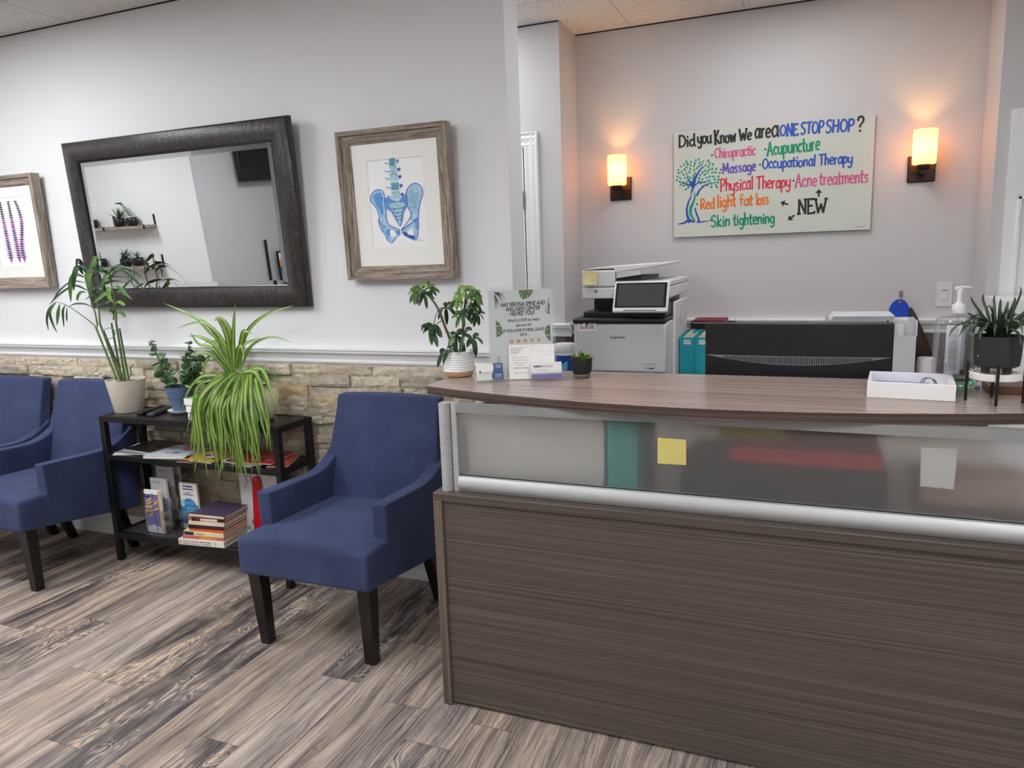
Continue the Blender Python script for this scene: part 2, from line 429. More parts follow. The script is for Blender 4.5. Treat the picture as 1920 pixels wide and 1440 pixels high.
def stone_wall():
    bm = bmesh.new(); uv = bm.loops.layers.uv.new('UVMap'); rn = bm.loops.layers.uv.new('rnd'); rg = random.Random(11)
    z = .13
    while z < 1.015:
        h = rg.choice((.030, .038, .046, .052, .058)); h = min(h, 1.02 - z)
        if h < .02: break
        x = X0 if z < 2 else X0; x += rg.uniform(-.2, 0)
        while x < XE:
            L = rg.choice((.12, .17, .22, .28, .36)) * rg.uniform(.9, 1.15); xe = min(x + L, XE)
            if XE - xe < .05: xe = XE
            if xe <= X0: x = xe; continue
            dep = rg.choice((.005, .011, .018, .024, .031)); r = rg.random(); sd = rg.uniform(0, 100)
            far = xe < -5.2
            nx = 2 if far else max(4, int((xe - x) / .022)); nz = 1 if far else 4
            G = []
            for j in range(nz + 1):
                row = []
                for i in range(nx + 1):
                    px = x + (xe - x) * i / nx; pz = z + h * j / nz
                    d = noise.fractal(Vector((px * 22 + sd, pz * 40, sd)), 1.0, 2.0, 4) * .0065 + noise.noise(Vector((px * 6 + sd, pz * 9, 3))) * .006
                    edge = min(i, nx - i, 99); ez = min(j, nz - j)
                    d += (-.003 if (edge == 0 or ez == 0) else 0)
                    row.append(bm.verts.new((min(px, XE), YW - max(.002, dep + d), pz + (noise.noise(Vector((px * 14, z * 31, 7))) * .0025 if 0 < j else 0))))
                G.append(row)
            fs = []
            for j in range(nz):
                for i in range(nx): fs.append(bm.faces.new((G[j][i], G[j][i + 1], G[j + 1][i + 1], G[j + 1][i])))
            # returns to the wall
            for line in (G[0], [q for q in G[-1]][::-1], [row[-1] for row in G], [row[0] for row in G][::-1]):
                back = [bm.verts.new((q.co.x, YW + .002, q.co.z)) for q in line]
                for a in range(len(line) - 1): fs.append(bm.faces.new((line[a + 1], line[a], back[a], back[a + 1])))
            for f in fs:
                for l in f.loops: l[rn].uv = (r, .5); l[uv].uv = (0, 0)
            x = xe
        z += h
    me = bpy.data.meshes.new('wall_front_stone'); bm.to_mesh(me); bm.free(); me.materials.append(stone_material())
    o = bpy.data.objects.new('wall_front_stone', me); C.objects.link(o); WM[o] = Matrix.Identity(4)
    tag(o, 'stacked ledger stone facing below the white chair rail', kind='structure')
stone_wall()

# chair rail, baseboards, dark strips painted for the shadow under the ceiling
RAIL = [(0, 1.020), (.010, 1.020), (.013, 1.026), (.013, 1.034), (.010, 1.037), (.012, 1.046), (.018, 1.060), (.030, 1.070), (.034, 1.073), (.034, 1.082), (.040, 1.085), (.040, 1.093), (.036, 1.097), (0, 1.097)]
def rail(name, ax, wallpos, sgn, a, b, prof, label, mat=TRIMW):
    mb = MB()
    if ax == 0: mb.prism([(wallpos + sgn * d, z) for d, z in prof], 0, a, b)
    else: mb.prism([(wallpos + sgn * d, z) for d, z in prof], 1, a, b)
    return struct(name, mb, mat, label, smooth=True, ang=25)
rail('trim_1', 0, YW, -1, X0, XE, RAIL, 'white moulded chair rail above the stone facing')
rail('trim_2', 0, YB, -1, XL + .04, XR - .04, RAIL, 'white chair rail along the back wall')
rail('trim_3', 1, XL, 1, YD, YB, RAIL, 'white chair rail on the side of the office recess')
rail('trim_4', 0, YD, -1, -1.455, XL + .04, RAIL, 'white chair rail beside the white door')
rail('trim_5', 1, XR, -1, YD - .012, YB, RAIL, 'white chair rail on the sanitizer side of the recess')
BASE = [(0, 0), (.016, 0), (.016, .105), (.012, .125), (0, .13)]
rail('baseboard_front', 0, YW, -1, X0, XE, [(d + .022, z) for d, z in BASE[1:4]] + [(0, .13), (0, 0)], 'white baseboard below the stone facing')
rail('baseboard_back', 0, YB, -1, XL, XR, BASE, 'white baseboard of the back wall')
rail('baseboard_shelf', 0, -.60, 1, X0, -5.99, BASE, 'white baseboard below the plant shelves')
DARKW = M('wainscot_paint_brown', (106, 95, 94), .6, var=.02)
wallbox('wall_back_wainscot', DARKW, XL, XR, YB - .004, YB + .01, .13, 1.02, label='brown painted lower part of the back wall')
wallbox('wall_back_left_wainscot', DARKW, -1.455, XL + .004, YD - .004, YB, 0, 1.02, label='brown painted lower part beside the white door')
wallbox('wall_back_right_wainscot', DARKW, XR - .004, XR + .05, YD - .016, YB, 0, 1.02, label='brown painted lower part beside the right doorway')
GAP = M('ceiling_gap_shadow_strip', (34, 31, 36), .8)  # dark colour standing in for shadow along the ceiling and door casing
wallbox('shadow_strip_1', GAP, X0, XE - .14, YW - .005, YW + .01, CEIL - .005, CEIL, label='dark strip painted for the shadow gap between wall and ceiling')
wallbox('shadow_strip_2', GAP, XL, XR, YB - .005, YB + .01, CEIL - .006, CEIL, label='dark strip painted for the shadow gap above the back wall')
wallbox('shadow_strip_3', GAP, -3.2, XL, YD - .005, YD + .01, CEIL - .006, CEIL, label='dark strip painted for the shadow gap above the white door')

def door(name, x0, x1, y, ztop, label, casing_side, panels, hinge_x=None):
    """a moulded door in a white casing standing on the plane y; the casing runs at both sides and over the top"""
    mb = MB(); mb.box(x0, x1, y - .012, y + .02, .006, ztop)
    d = struct(name, mb, TRIMW, label, smooth=False)
    cw = .082
    prof = [(0, 0), (0, -.018), (.012, -.024), (.028, -.020), (.050, -.026), (.064, -.020), (.074, -.028), (cw, -.028), (cw, 0)]
    for side, xa in casing_side:
        q = MB(); pts = [(xa + side * u, y + v) for u, v in prof]
        q.prism(pts, 2, 0, ztop + cw); struct('door_casing', q, TRIMW, parent=d, ang=25)
    if casing_side:
        q = MB(); q.prism([(y + v, ztop + u) for u, v in prof], 0, x0 - cw, x1 + cw); struct('door_casing', q, TRIMW, parent=d, ang=25)
    for (a, b, c, e) in panels:
        q = MB(); k = .018
        for (u0, u1, w0, w1) in ((a, b, e - k, e), (a, b, c, c + k), (a, a + k, c, e), (b - k, b, c, e)):
            q.box(u0, u1, y - .021, y - .010, w0, w1)
        struct('door_panel', q, TRIMW, parent=d, bevel=.004)
    return d
d1 = door('door_1', -2.42, -1.548, YD, 2.088, 'white door in a moulded white casing at the end of the passage', ((1, -1.540), (-1, -2.42)), [(-2.3, -2.02, 1.1, 1.92), (-1.94, -1.68, 1.1, 1.92)])
q = MB(); q.box(-1.548, -1.540, YD - .010, YD + .001, 0, 2.09); q.build('door_gap_shade', GAP, d1, smooth=False)  # dark strip stands in for the shade between slab and casing
for z in (1.80, 1.0, .25):
    q = MB(); q.lathe([(.007, -.05), (.007, .05)], (-1.545, YD - .022, z), 10); q.box(-1.580, -1.545, YD - .016, YD - .011, z - .045, z + .045)
    q.build('hinge', M('hinge_steel', (150, 150, 152), .35, .8), d1)
d2 = door('door_2', .80, 1.62, YD - .012, 2.06, 'white panelled door beyond the sanitizer bottle', (), [(.845, 1.18, .95, 1.68), (.845, 1.18, .2, .85), (1.24, 1.55, .95, 1.68)])

# ------------------------------------------------------------------ ceiling lights of the waiting room, two added for office and passage
def diffuser(name, e):
    d = NT(name); d.p.inputs['Base Color'].default_value = (.9, .9, .9, 1)
    d.p.inputs['Emission Color'].default_value = (.965, .985, 1.0, 1); d.p.inputs['Emission Strength'].default_value = e; return d.m
DIFF_MAIN, DIFF_ADDED = diffuser('light_diffuser', TROFFER_STRENGTH), diffuser('added_light_diffuser', ADDED_LIGHT_STRENGTH)
def troffer(x, y, label):
    DIFF = DIFF_ADDED if y > 3 else DIFF_MAIN  # lights past the waiting-room wall are unseen, added to brighten office and passage
    t = thing('ceiling_light', label, 'ceiling light', (x, y, CEIL), group='recessed ceiling lights')
    q = MB(); a, b = .30, .60
    for bb in ((-a, a, -b, -b + .03), (-a, a, b - .03, b), (-a, -a + .03, -b, b), (a - .03, a, -b, b)):
        q.box(x + bb[0], x + bb[1], y + bb[2], y + bb[3], CEIL - .012, CEIL + .002)
    q.build('frame', TRIMW, t, smooth=False)
    q = MB(); q.box(x - a + .03, x + a - .03, y - b + .03, y + b - .03, CEIL - .006, CEIL + .001); q.build('diffuser', DIFF, t, smooth=False)
for i, (x, y) in enumerate(((-3.75, 1.50), (-1.9, .5), (-4.6, -.2), (-6.9, .9), (.9, .3), (1.2, -2.2), (-.15, 3.36), (-2.0, 3.5))):
    troffer(x, y, ['recessed ceiling light over the armchairs', 'recessed ceiling light in front of the reception desk', 'recessed ceiling light in the middle of the waiting room',
                   'recessed ceiling light near the plant shelves', 'recessed ceiling light towards the side wall', 'recessed ceiling light at the rear of the room', 'unseen ceiling light added to brighten the office behind the counter', 'unseen ceiling light added to brighten the passage behind the waiting room'][i])

# ------------------------------------------------------------------ reception desk
LAM = streak('laminate_grey_walnut', [(.34, (54, 45, 42)), (.44, (76, 66, 61)), (.55, (94, 83, 77)), (.67, (116, 104, 96))], (.4, 170, 170), .38, .5, coat=.05)
LAMV = streak('laminate_grey_walnut_upright', [(.36, (74, 62, 57)), (.46, (92, 79, 72)), (.56, (108, 95, 86)), (.68, (126, 112, 102))], (60, 60, .9), .4, .4)
LAMTOP_LIT = streak('laminate_grey_walnut_lit_top', [(.34, (118, 99, 93)), (.44, (148, 128, 121)), (.54, (172, 152, 143)), (.66, (196, 177, 166))], (.5, 95, 95), .26, .5, coat=.08)  # same laminate as the front, lightened to put reflected light into its colour
ALU = streak('brushed_aluminium', [(.3, (176, 177, 178)), (.7, (200, 201, 202))], (2, 2, 30), .5, .5)
ALU.node_tree.nodes['Principled BSDF'].inputs['Metallic'].default_value = .3
def frosted():
    t = NT('frosted_glass'); p = t.p
    p.inputs['Base Color'].default_value = (.92, .92, .92, 1); p.inputs['Transmission Weight'].default_value = 1.0
    p.inputs['Roughness'].default_value = .33; p.inputs['IOR'].default_value = 1.15; p.inputs['Specular IOR Level'].default_value = .5
    n = t.noise(t.coord('Object'), 220, 2); t.bump(n, .04, .001)
    d = t.new('ShaderNodeBsdfDiffuse'); d.inputs[0].default_value = (.84, .83, .82, 1); tl = t.new('ShaderNodeBsdfTranslucent'); tl.inputs[0].default_value = (.8, .8, .8, 1)
    m1 = t.new('ShaderNodeMixShader'); m1.inputs[0].default_value = .5; t.link(d.outputs[0], m1.inputs[1]); t.link(tl.outputs[0], m1.inputs[2])
    m2 = t.new('ShaderNodeMixShader'); m2.inputs[0].default_value = .14; t.link(p.outputs[0], m2.inputs[1]); t.link(m1.outputs[0], m2.inputs[2]); t.link(m2.outputs[0], t.out.inputs[0])
    return t.m
FROST = frosted()
def reception_desk():
    D = thing('reception_desk', 'grey wood laminate reception desk with a frosted glass screen and curved counter', 'reception desk', (-.27, 2.3, 0))
    xl, xr = -1.117, .615
    q = MB(); q.box(xl + .03, xr - .03, 2.030, 2.052, .012, .722); q.build('front_panel', LAM, D, smooth=False)
    for a in (xl, xr - .03):
        q = MB(); q.box(a, a + .03, 2.020, 2.72, .004, .7225); q.build('side_panel', LAMV, D, bevel=.0015, seg=2)
    q = MB(); q.box(xl, xr, 2.020, 2.80, .7225, .7495); q.build('worktop', LAM, D, bevel=.002, seg=2)
    # curved transaction counter
    def yf(x): return 2.015 + .176 * ((x + .27) / .942) ** 2
    N = 48; xs = [-1.212 + i * (1.884 / N) for i in range(N + 1)]
    q = MB(); q.prism([(x, yf(x)) for x in xs] + [(xs[-1], 2.578), (xs[0], 2.578)], 2, 1.037, 1.067)
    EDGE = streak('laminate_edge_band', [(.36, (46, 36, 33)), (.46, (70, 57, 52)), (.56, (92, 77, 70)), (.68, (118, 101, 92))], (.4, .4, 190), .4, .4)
    cn = q.build('counter', [LAMTOP_LIT, EDGE], D, bevel=.0015, seg=1)
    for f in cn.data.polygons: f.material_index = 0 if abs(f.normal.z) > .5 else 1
    # screen between the two levels
    def post(x, s):
        q = MB(); pr = []
        for i in range(13):
            a = math.pi * i / 12; pr.append((x + s * .019 - s * .019 * math.cos(a), 2.068 - .026 * math.sin(a)))
        pr += [(x + s * .044, 2.060), (x + s * .046, 2.058), (x + s * .062, 2.058), (x + s * .062, 2.092), (x, 2.092)]
        q.prism(pr, 2, .7495, 1.037); q.build('post', ALU, D, ang=30)
    post(xl + .016, 1); post(xr - .016, -1)
    a, b = xl + .078, xr - .078
    q = MB(); pr = [(2.088, .7500)] + [(2.058 - .010 * math.sin(math.pi * i / 10) , .7505 + .048 * i / 10) for i in range(11)] + [(2.066, .8005), (2.088, .8005)]
    q.prism(pr, 0, a, b); q.build('bottom_rail', ALU, D, ang=30)
    q = MB(); q.box(a, b, 2.056, 2.088, 1.010, 1.037); q.build('top_rail', M('rail_grey', (150, 151, 150), .5, .3), D, smooth=False)
    q = MB(); q.box(a, b, 2.0665, 2.0675, .8005, .8035); q.build('gasket', M('gasket_black', (18, 18, 20), .7), D, smooth=False)
    q = MB(); q.box(a - .004, b + .004, 2.069, 2.075, .8005, 1.010); q.build('glass_screen', FROST, D, smooth=False)
    return D
reception_desk()

def sheet(name, label, cat, mat, corners, thick=.0012, parent=None, group=None, curl=0.0):
    """a small sheet of paper given by its four corners (bl, br, tr, tl) seen from its front"""
    c = [Vector(p) for p in corners]; n = (c[1] - c[0]).cross(c[3] - c[0]).normalized()
    q = MB(); N = 8; F = []; B = []
    for j in range(N + 1):
        t = j / N; rf = []; rb = []
        for i in range(N + 1):
            s = i / N
            p = (c[0] * (1 - s) + c[1] * s) * (1 - t) + (c[3] * (1 - s) + c[2] * s) * t
            off = n * (thick + curl * (1 - t) ** 2 * (1 + .3 * math.sin(s * 5)))
            rf.append(q.v(p + off)); rb.append(q.v(p + off - n * thick))
        F.append(rf); B.append(rb)
    for j in range(N):
        for i in range(N):
            q.face([F[j][i], F[j][i + 1], F[j + 1][i + 1], F[j + 1][i]]); q.face([B[j][i], B[j + 1][i], B[j + 1][i + 1], B[j][i + 1]])
    for k in range(N):
        q.face([F[0][k + 1], F[0][k], B[0][k], B[0][k + 1]]); q.face([F[N][k], F[N][k + 1], B[N][k + 1], B[N][k]])
        q.face([F[k][0], F[k + 1][0], B[k + 1][0], B[k][0]]); q.face([F[k + 1][N], F[k][N], B[k][N], B[k + 1][N]])
    o = q.build(name, mat, parent)
    if parent is None: tag(o, label, cat, group)
    return o
def sheet_px(name, label, cat, mat, Y, bl, br, tr, tl, **kw): return sheet(name, label, cat, mat, [at(p[0], p[1], Y=Y) for p in (bl, br, tr, tl)], **kw)
sheet_px('sticky_note', 'yellow sticky note stuck on the frosted glass of the reception desk', 'sticky note', YELLOW, 2.0675, (1233, 869), (1286.5, 872), (1286.5, 824.5), (1233, 820.5))
nt = sheet_px('paper_note', 'small white paper note stuck behind the frosted glass of the reception desk', 'note', WHITEP, 2.0775, (1725, 911), (1788, 917), (1795, 841), (1727, 838))

# things behind the frosted glass on the lower worktop
TEAL = M('teal_board', (22, 140, 134), .5); TEAL2 = M('turquoise_board', (40, 168, 186), .5)
WT = .7495
q = MB(); q.box(-.556, -.464, 2.090, 2.36, WT, 1.02); tag(q.build('magazine_file', TEAL, bevel=.004), 'green magazine file standing behind the frosted glass', 'file')
q = MB(); q.box(-.36, .215, 2.22, 2.54, WT, .855)
tag(q.build('storage_box', M('black_box', (26, 25, 28), .6), bevel=.006), 'long black box lying behind the frosted glass', 'box')
q = MB(); q.box(-.22, .20, 2.25, 2.50, .8555, .905); tag(q.build('folder', M('folder_red', (225, 38, 56), .5), bevel=.006), 'red folder lying on the black box behind the frosted glass', 'folder')
q = MB(); q.box(-.26, -.06, 2.34, 2.46, .9055, 1.0); tag(q.build('tissue_box', M('olive_yellow_card', (206, 190, 40), .6), bevel=.006), 'yellow carton standing on the red folder behind the frosted glass', 'carton')
q = MB(); q.box(.30, .58, 2.32, 2.52, WT, .83); tag(q.build('parcel_box', M('pinkish_card', (206, 172, 160), .6), bevel=.004), 'pinkish carton behind the frosted glass near the end of the desk', 'carton')

q = MB(); q.box(-1.03, -.572, 2.12, 2.44, WT, 1.005); tag(q.build('file_box', M('carton_white', (232, 230, 226), .6), bevel=.004), 'white carton behind the frosted glass beside the green magazine file', 'carton')

def monitor():
    y = 2.66; a, b = -.347, .247
    T = thing('monitor', 'black computer monitor seen from the back above the counter', 'monitor', (-.05, y + .08, WT))
    BK = M('monitor_black', (30, 31, 34), .42, spec=.4, var=.1); GR = M('vent_grey', (126, 127, 132), .5)
    q = MB(); q.grid([a, a + .02, -.2, -.05, .1, b - .02, b], [y, y + .012, y + .045], [.86, .88, 1.0, 1.1, 1.20, 1.236], lambda p: Vector((p.x, p.y - .016 * (1 - ((p.x + .05) / .3) ** 2) * (1 if p.y < y + .02 else 0), p.z)))
    q.build('housing', BK, T, bevel=.004)
    def yb(x): return y - .016 * (1 - ((x + .05) / .3) ** 2) - .0012
    zt = 1.123
    q = MB(); N = 30; top = []; bot = []
    for i in range(N + 1):
        x = a + .004 + (b - a - .008) * i / N; u = 2 * i / N - 1
        top.append(q.v((x, yb(x), zt + .003))); bot.append(q.v((x, yb(x), zt + .0025 - .030 * max(0, 1 - u * u))))
    for i in range(N): q.face([bot[i], bot[i + 1], top[i + 1], top[i]])
    q.build('vent_strip', GR, T)
    q = MB(); M_ = 66
    for i in range(M_):
        u = -.80 + 1.60 * (i + .5) / M_; x = (a + b) / 2 + u * (b - a) / 2; h = .030 * (1 - u * u)
        q.box(x - .0016, x + .0016, yb(x) - .0012, yb(x) + .0005, zt + .0015 - h * .86, zt)
    q.build('vent_slots', BK, T, smooth=False)
    q = MB(); q.box(-.09, -.01, y + .03, y + .07, WT + .012, 1.0); q.build('stand_neck', BK, T, bevel=.004)
    q = MB(); q.box(-.17, .07, y - .04, y + .13, WT, WT + .014); q.build('stand_foot', BK, T, bevel=.005)
monitor()

# ------------------------------------------------------------------ armchairs
def fabric():
    t = NT('navy_linen'); v = t.coord('Object'); m = t.math
    a = t.noise(t.coord('Object', (240, 240, 1400)), 1.0, 2, .6); b = t.noise(t.coord('Object', (1300, 260, 260)), 1.0, 2, .6)
    c = t.noise(v, 5, 3)
    f = m('ADD', m('MULTIPLY', m('ADD', a, b), .38), m('MULTIPLY', c, .24))
    t.link(t.ramp(f, [(.36, lin((38, 45, 72))), (.5, lin((54, 63, 96))), (.64, lin((74, 84, 117)))]), t.p.inputs['Base Color'])
    t.p.inputs['Roughness'].default_value = .85; t.p.inputs['Specular IOR Level'].default_value = .2
    t.p.inputs['Sheen Weight'].default_value = .25; t.p.inputs['Sheen Roughness'].default_value = .5
    t.p.inputs['Sheen Tint'].default_value = lin((150, 158, 190))
    t.bump(m('ADD', a, b), .22, .002); return t.m
NAVY = fabric()
ESP = streak('espresso_wood', [(.35, (12, 9, 9)), (.6, (24, 18, 17))], (30, 30, 3), .32, .5)
def armchair(cx, y0, label):
    T = thing('armchair', label, 'armchair', (cx, y0 + .33, 0), group='blue armchairs along the wall')
    def L(x, y, z): return Vector((cx + x, y0 + y, z))
    def low(y): return .312 - .085 * max(0, min(1, (y - .05) / .6))
    def seat(p):
        x, y, z = p
        if z < .34: z = z - .312 + low(y)
        elif z > .43: z += .026 * max(0, 1 - abs(x / .30) ** 2.6) * max(0, 1 - ((y - .30) / .42) ** 4) - .018 * max(0, (y - .15)) / .5
        return L(x, y, z)
    q = MB(); q.grid([-.295, -.272, -.20, -.07, .07, .20, .272, .295], [0, .034, .12, .24, .42, .58, .63], [.312, .332, .375, .420, .458], seat)
    q.build('seat', NAVY, T, sub=2)
    for s in (-1, 1):
        def arm(p):
            x, y, z = p; k = (z - .30) / .30
            top = .600 - .018 * (y - .14) / .4 + (max(0, y - .44) / .2) ** 2 * .085
            bot = low(y) + .004
            return L(s * x - s * .004 * (1 - k), y + (.012 * (1 - k) if y < .2 else 0), bot + (top - bot) * k)
        q = MB(); q.grid([.236, .247, .268, .287, .298], [.14, .152, .19, .28, .38, .46, .52, .57, .63, .655], [.30, .312, .40, .52, .586, .60], arm)
        q.build('arm', NAVY, T, sub=2)
    def back(p):
        x, y, z = p; k = (z - .36) / .535
        front = .525 + .105 * k + .035 * k * k; thick = .100 - .035 * k
        hw = .296 - .034 * min(1, max(0, (z - .52) / .25)) - .004 * max(0, (z - .77) / .12)
        fy = front + thick * y + (-.012 * (1 - (x / .30) ** 2) + .010 if y < .5 else 0)
        return L(x / .30 * hw, fy, z + (.008 * (1 - (x / .3) ** 2) if z > .86 else 0))
    q = MB(); q.grid([-.30, -.282, -.22, -.1, .1, .22, .282, .30], [0, .16, .5, .84, 1.0], [.25, .36, .46, .56, .62, .68, .76, .85, .880, .898], back)
    q.build('backrest', NAVY, T, sub=2)
    def leg(xt, yt, zt, xb, yb, wt, wb):
        q = MB(); V = []
        for (x, y, z, h) in ((xb, yb, 0, wb / 2), (xt, yt, zt, wt / 2)):
            V += [q.v(L(x + a * h, y + b * h, z)) for a, b in ((-1, -1), (1, -1), (1, 1), (-1, 1))]
        q.face(V[0:4][::-1]); q.face(V[4:8])
        for i in range(4): q.face([V[i], V[(i + 1) % 4], V[4 + (i + 1) % 4], V[4 + i]])
        q.build('leg', ESP, T, bevel=.003)
    for s in (-1, 1):
        leg(s * .252, .055, .33, s * .243, .068, .058, .042); leg(s * .245, .53, .28, s * .237, .625, .052, .038)
    return T
ARM = armchair(-1.738, 2.10, 'blue upholstered armchair with dark legs between the black console table and the reception desk')
def dup(root, dx, dy, label):
    r = root.copy(); C.objects.link(r); r.location = root.location + Vector((dx, dy, 0)); r['label'] = label
    for ch in list(root.children):
        c = ch.copy(); C.objects.link(c); c.parent = r
        for g in list(ch.children):
            e = g.copy(); C.objects.link(e); e.parent = c
    WM[r] = Matrix.Translation(r.location); return r
dup(ARM, -1.886, .038, 'blue upholstered armchair right beside the console table at its bamboo plant end')
dup(ARM, -2.520, .040, 'blue upholstered armchair under the picture of purple spines, farthest from the desk')

# ------------------------------------------------------------------ black console table
TX0, TX1, TY0, TY1, TZ = -3.315, -2.203, 2.590, 2.842, .770
def console():
    T = thing('console_table', 'narrow black metal console table with two lower shelves under the mirror', 'console table', ((TX0 + TX1) / 2, (TY0 + TY1) / 2, 0))
    s = .030
    for x in (TX0, TX1 - s):
        for y in (TY0, TY1 - s):
            q = MB(); q.box(x, x + s, y, y + s, 0, TZ - .002); q.build('leg', BLACKM, T, bevel=.002, seg=2)
    dark = M('smoked_panel', (44, 41, 40), .22, var=.1, spec=.5); glass = M('smoked_glass_shelf', (62, 62, 64), .12, var=.05, spec=.6)
    for nm, z, mat in (('top', TZ, dark), ('shelf', .572, dark), ('shelf', .155, glass)):
        q = MB()
        for b in ((TX0 + s, TX1 - s, TY0, TY0 + s), (TX0 + s, TX1 - s, TY1 - s, TY1), (TX0, TX0 + s, TY0 + s, TY1 - s), (TX1 - s, TX1, TY0 + s, TY1 - s)):
            q.box(b[0], b[1], b[2], b[3], z - s, z)
        q.build('top_frame' if nm == 'top' else 'shelf_frame', BLACKM, T, bevel=.002, seg=2)
        q = MB(); q.box(TX0 + s - .002, TX1 - s + .002, TY0 + s - .002, TY1 - s + .002, z - .010, z - .001); q.build('top' if nm == 'top' else 'shelf', mat, T, smooth=False)
console()

# ------------------------------------------------------------------ mirror and pictures
def tilted(cx, zc, y, deg):
    """frame hanging on the wall and leaning forward: x right, z up the frame, y into the wall"""
    t = R(deg); return Matrix.Translation((cx, y, zc)) @ Matrix.Rotation(t, 4, 'X')
def frame_mesh(mb, hw, hh, prof, mtx):
    """mitred frame: prof = (inset from the outer edge, depth towards the viewer)"""
    ringz = []
    for ins, d in prof:
        ringz.append([mb.v(mtx @ Vector((sx * (hw - ins), -d, sz * (hh - ins)))) for sx, sz in ((-1, -1), (1, -1), (1, 1), (-1, 1))])
    for A, B in zip(ringz, ringz[1:]):
        for i in range(4): mb.face([A[i], A[(i + 1) % 4], B[(i + 1) % 4], B[i]])
def mirror():
    mtx = tilted(-2.893, 1.714, 2.852, 3.5)
    T = thing('wall_mirror', 'large mirror in a wide dark brown textured frame on the wall above the plants', 'mirror', (-2.893, 2.86, 1.714))
    t = NT('mirror_frame_texture'); v = t.coord('Object'); m = t.math
    n1 = t.noise(t.coord('Object', (60, 60, 14)), 1.0, 3, .6, .6); n2 = t.noise(v, 90, 3, .6)
    f = m('ADD', m('MULTIPLY', n1, .6), m('MULTIPLY', n2, .4))
    t.link(t.ramp(f, [(.35, lin((30, 27, 26))), (.55, lin((52, 48, 46))), (.7, lin((84, 78, 74)))]), t.p.inputs['Base Color'])
    t.p.inputs['Roughness'].default_value = .36; t.bump(f, .5, .006)
    hw, hh = .712, .426
    prof = [(0, -.014), (0, .010)] + [(.004 + .092 * i / 12, .011 + .022 * math.sin(math.pi * min(1, .08 + .84 * i / 12)) ** .8) for i in range(13)]
    q = MB(); frame_mesh(q, hw, hh, prof, mtx); q.build('frame', t.m, T, ang=60)
    q = MB(); frame_mesh(q, hw - .094, hh - .094, [(0, .020), (.002, .018), (.010, .016), (.014, .008)], mtx); q.build('inner_lip', M('mirror_lip_black', (16, 15, 16), .3), T)
    g = NT('silvered_glass'); g.p.inputs['Metallic'].default_value = 1.0; g.p.inputs['Roughness'].default_value = .0
    nz = g.noise(g.coord('Object'), 3, 1); g.link(g.ramp(nz, [(0, (.87, .89, .89, 1)), (1, (.89, .90, .90, 1))]), g.p.inputs['Base Color'])
    a, b = hw - .106, hh - .106
    q = MB(); q.mi = 0
    # bevelled edge of the glass, then the flat middle
    frame_mesh(q, a, b, [(0, .0122), (.022, .0132)], mtx)
    q.face([q.v(mtx @ Vector((sx * (a - .022), -.0132, sz * (b - .022)))) for sx, sz in ((-1, -1), (1, -1), (1, 1), (-1, 1))])
    q.build('glass', g.m, T, smooth=False)
    q = MB(); q.box(-hw + .01, hw - .01, -.004, .010, -hh + .01, hh - .01, mtx); q.build('backing', BLACKM, T, smooth=False)
mirror()

BARNH = streak('weathered_wood_lengthwise', [(.33, (82, 74, 68)), (.44, (128, 116, 106)), (.55, (164, 151, 139)), (.68, (198, 185, 172))], (6, 110, 110), .85, .15, .5)
BARNV = streak('weathered_wood_upright', [(.33, (82, 74, 68)), (.44, (128, 116, 106)), (.55, (164, 151, 139)), (.68, (198, 185, 172))], (110, 110, 6), .85, .15, .5)
MAT = M('picture_mat_cream', (238, 238, 234), .7, var=.01); PRINT = M('print_paper', (243, 243, 245), .6, var=.01)
def picture(cx, zc, hw, hh, label, art, deg=2.2):
    mtx = tilted(cx, zc, 2.868, deg)
    T = thing('picture_frame', label, 'picture', (cx, 2.87, zc), group='pictures in weathered wood frames')
    w1 = .020; w2 = .058; dep = .036
    # four outer rails and four sloping inner liners, mitred
    def quadrail(kind, s, mat, prof, nm):
        q = MB(); rings = []
        for ins, d in prof:
            if kind == 'h': pts = [(-(hw - ins), s * (hh - ins)), ((hw - ins), s * (hh - ins))]
            else: pts = [(s * (hw - ins), -(hh - ins)), (s * (hw - ins), (hh - ins))]
            rings.append([q.v(mtx @ Vector((u, -d, v))) for u, v in pts])
        n = len(rings)
        for i in range(n): q.face([rings[i][0], rings[i][1], rings[(i + 1) % n][1], rings[(i + 1) % n][0]])
        q.face([r[0] for r in rings]); q.face([r[1] for r in rings][::-1])
        q.build(nm, mat, T, bevel=.0012, seg=1)
    outer = [(0, -.016), (0, dep), (w1, dep), (w1, -.016)]
    inner = [(w1, -.014), (w1, dep - .010), (w1 + .010, dep - .012), (w2, .010), (w2, -.014)]
    for s in (-1, 1):
        quadrail('h', s, BARNH, outer, 'frame_rail'); quadrail('v', s, BARNV, outer, 'frame_rail')
        quadrail('h', s, BARNH, inner, 'frame_liner'); quadrail('v', s, BARNV, inner, 'frame_liner')
    q = MB(); q.box(-(hw - w2 + .004), hw - w2 + .004, -.006, -.002, -(hh - w2 + .004), hh - w2 + .004, mtx); q.build('mat', MAT, T, smooth=False)
    o = mtx @ Vector((0, -.0062, 0)); x = mtx.to_3x3() @ Vector((1, 0, 0)); z = mtx.to_3x3() @ Vector((0, 0, 1))
    art(Face2D(o, x, z, .0004), T)
    return T
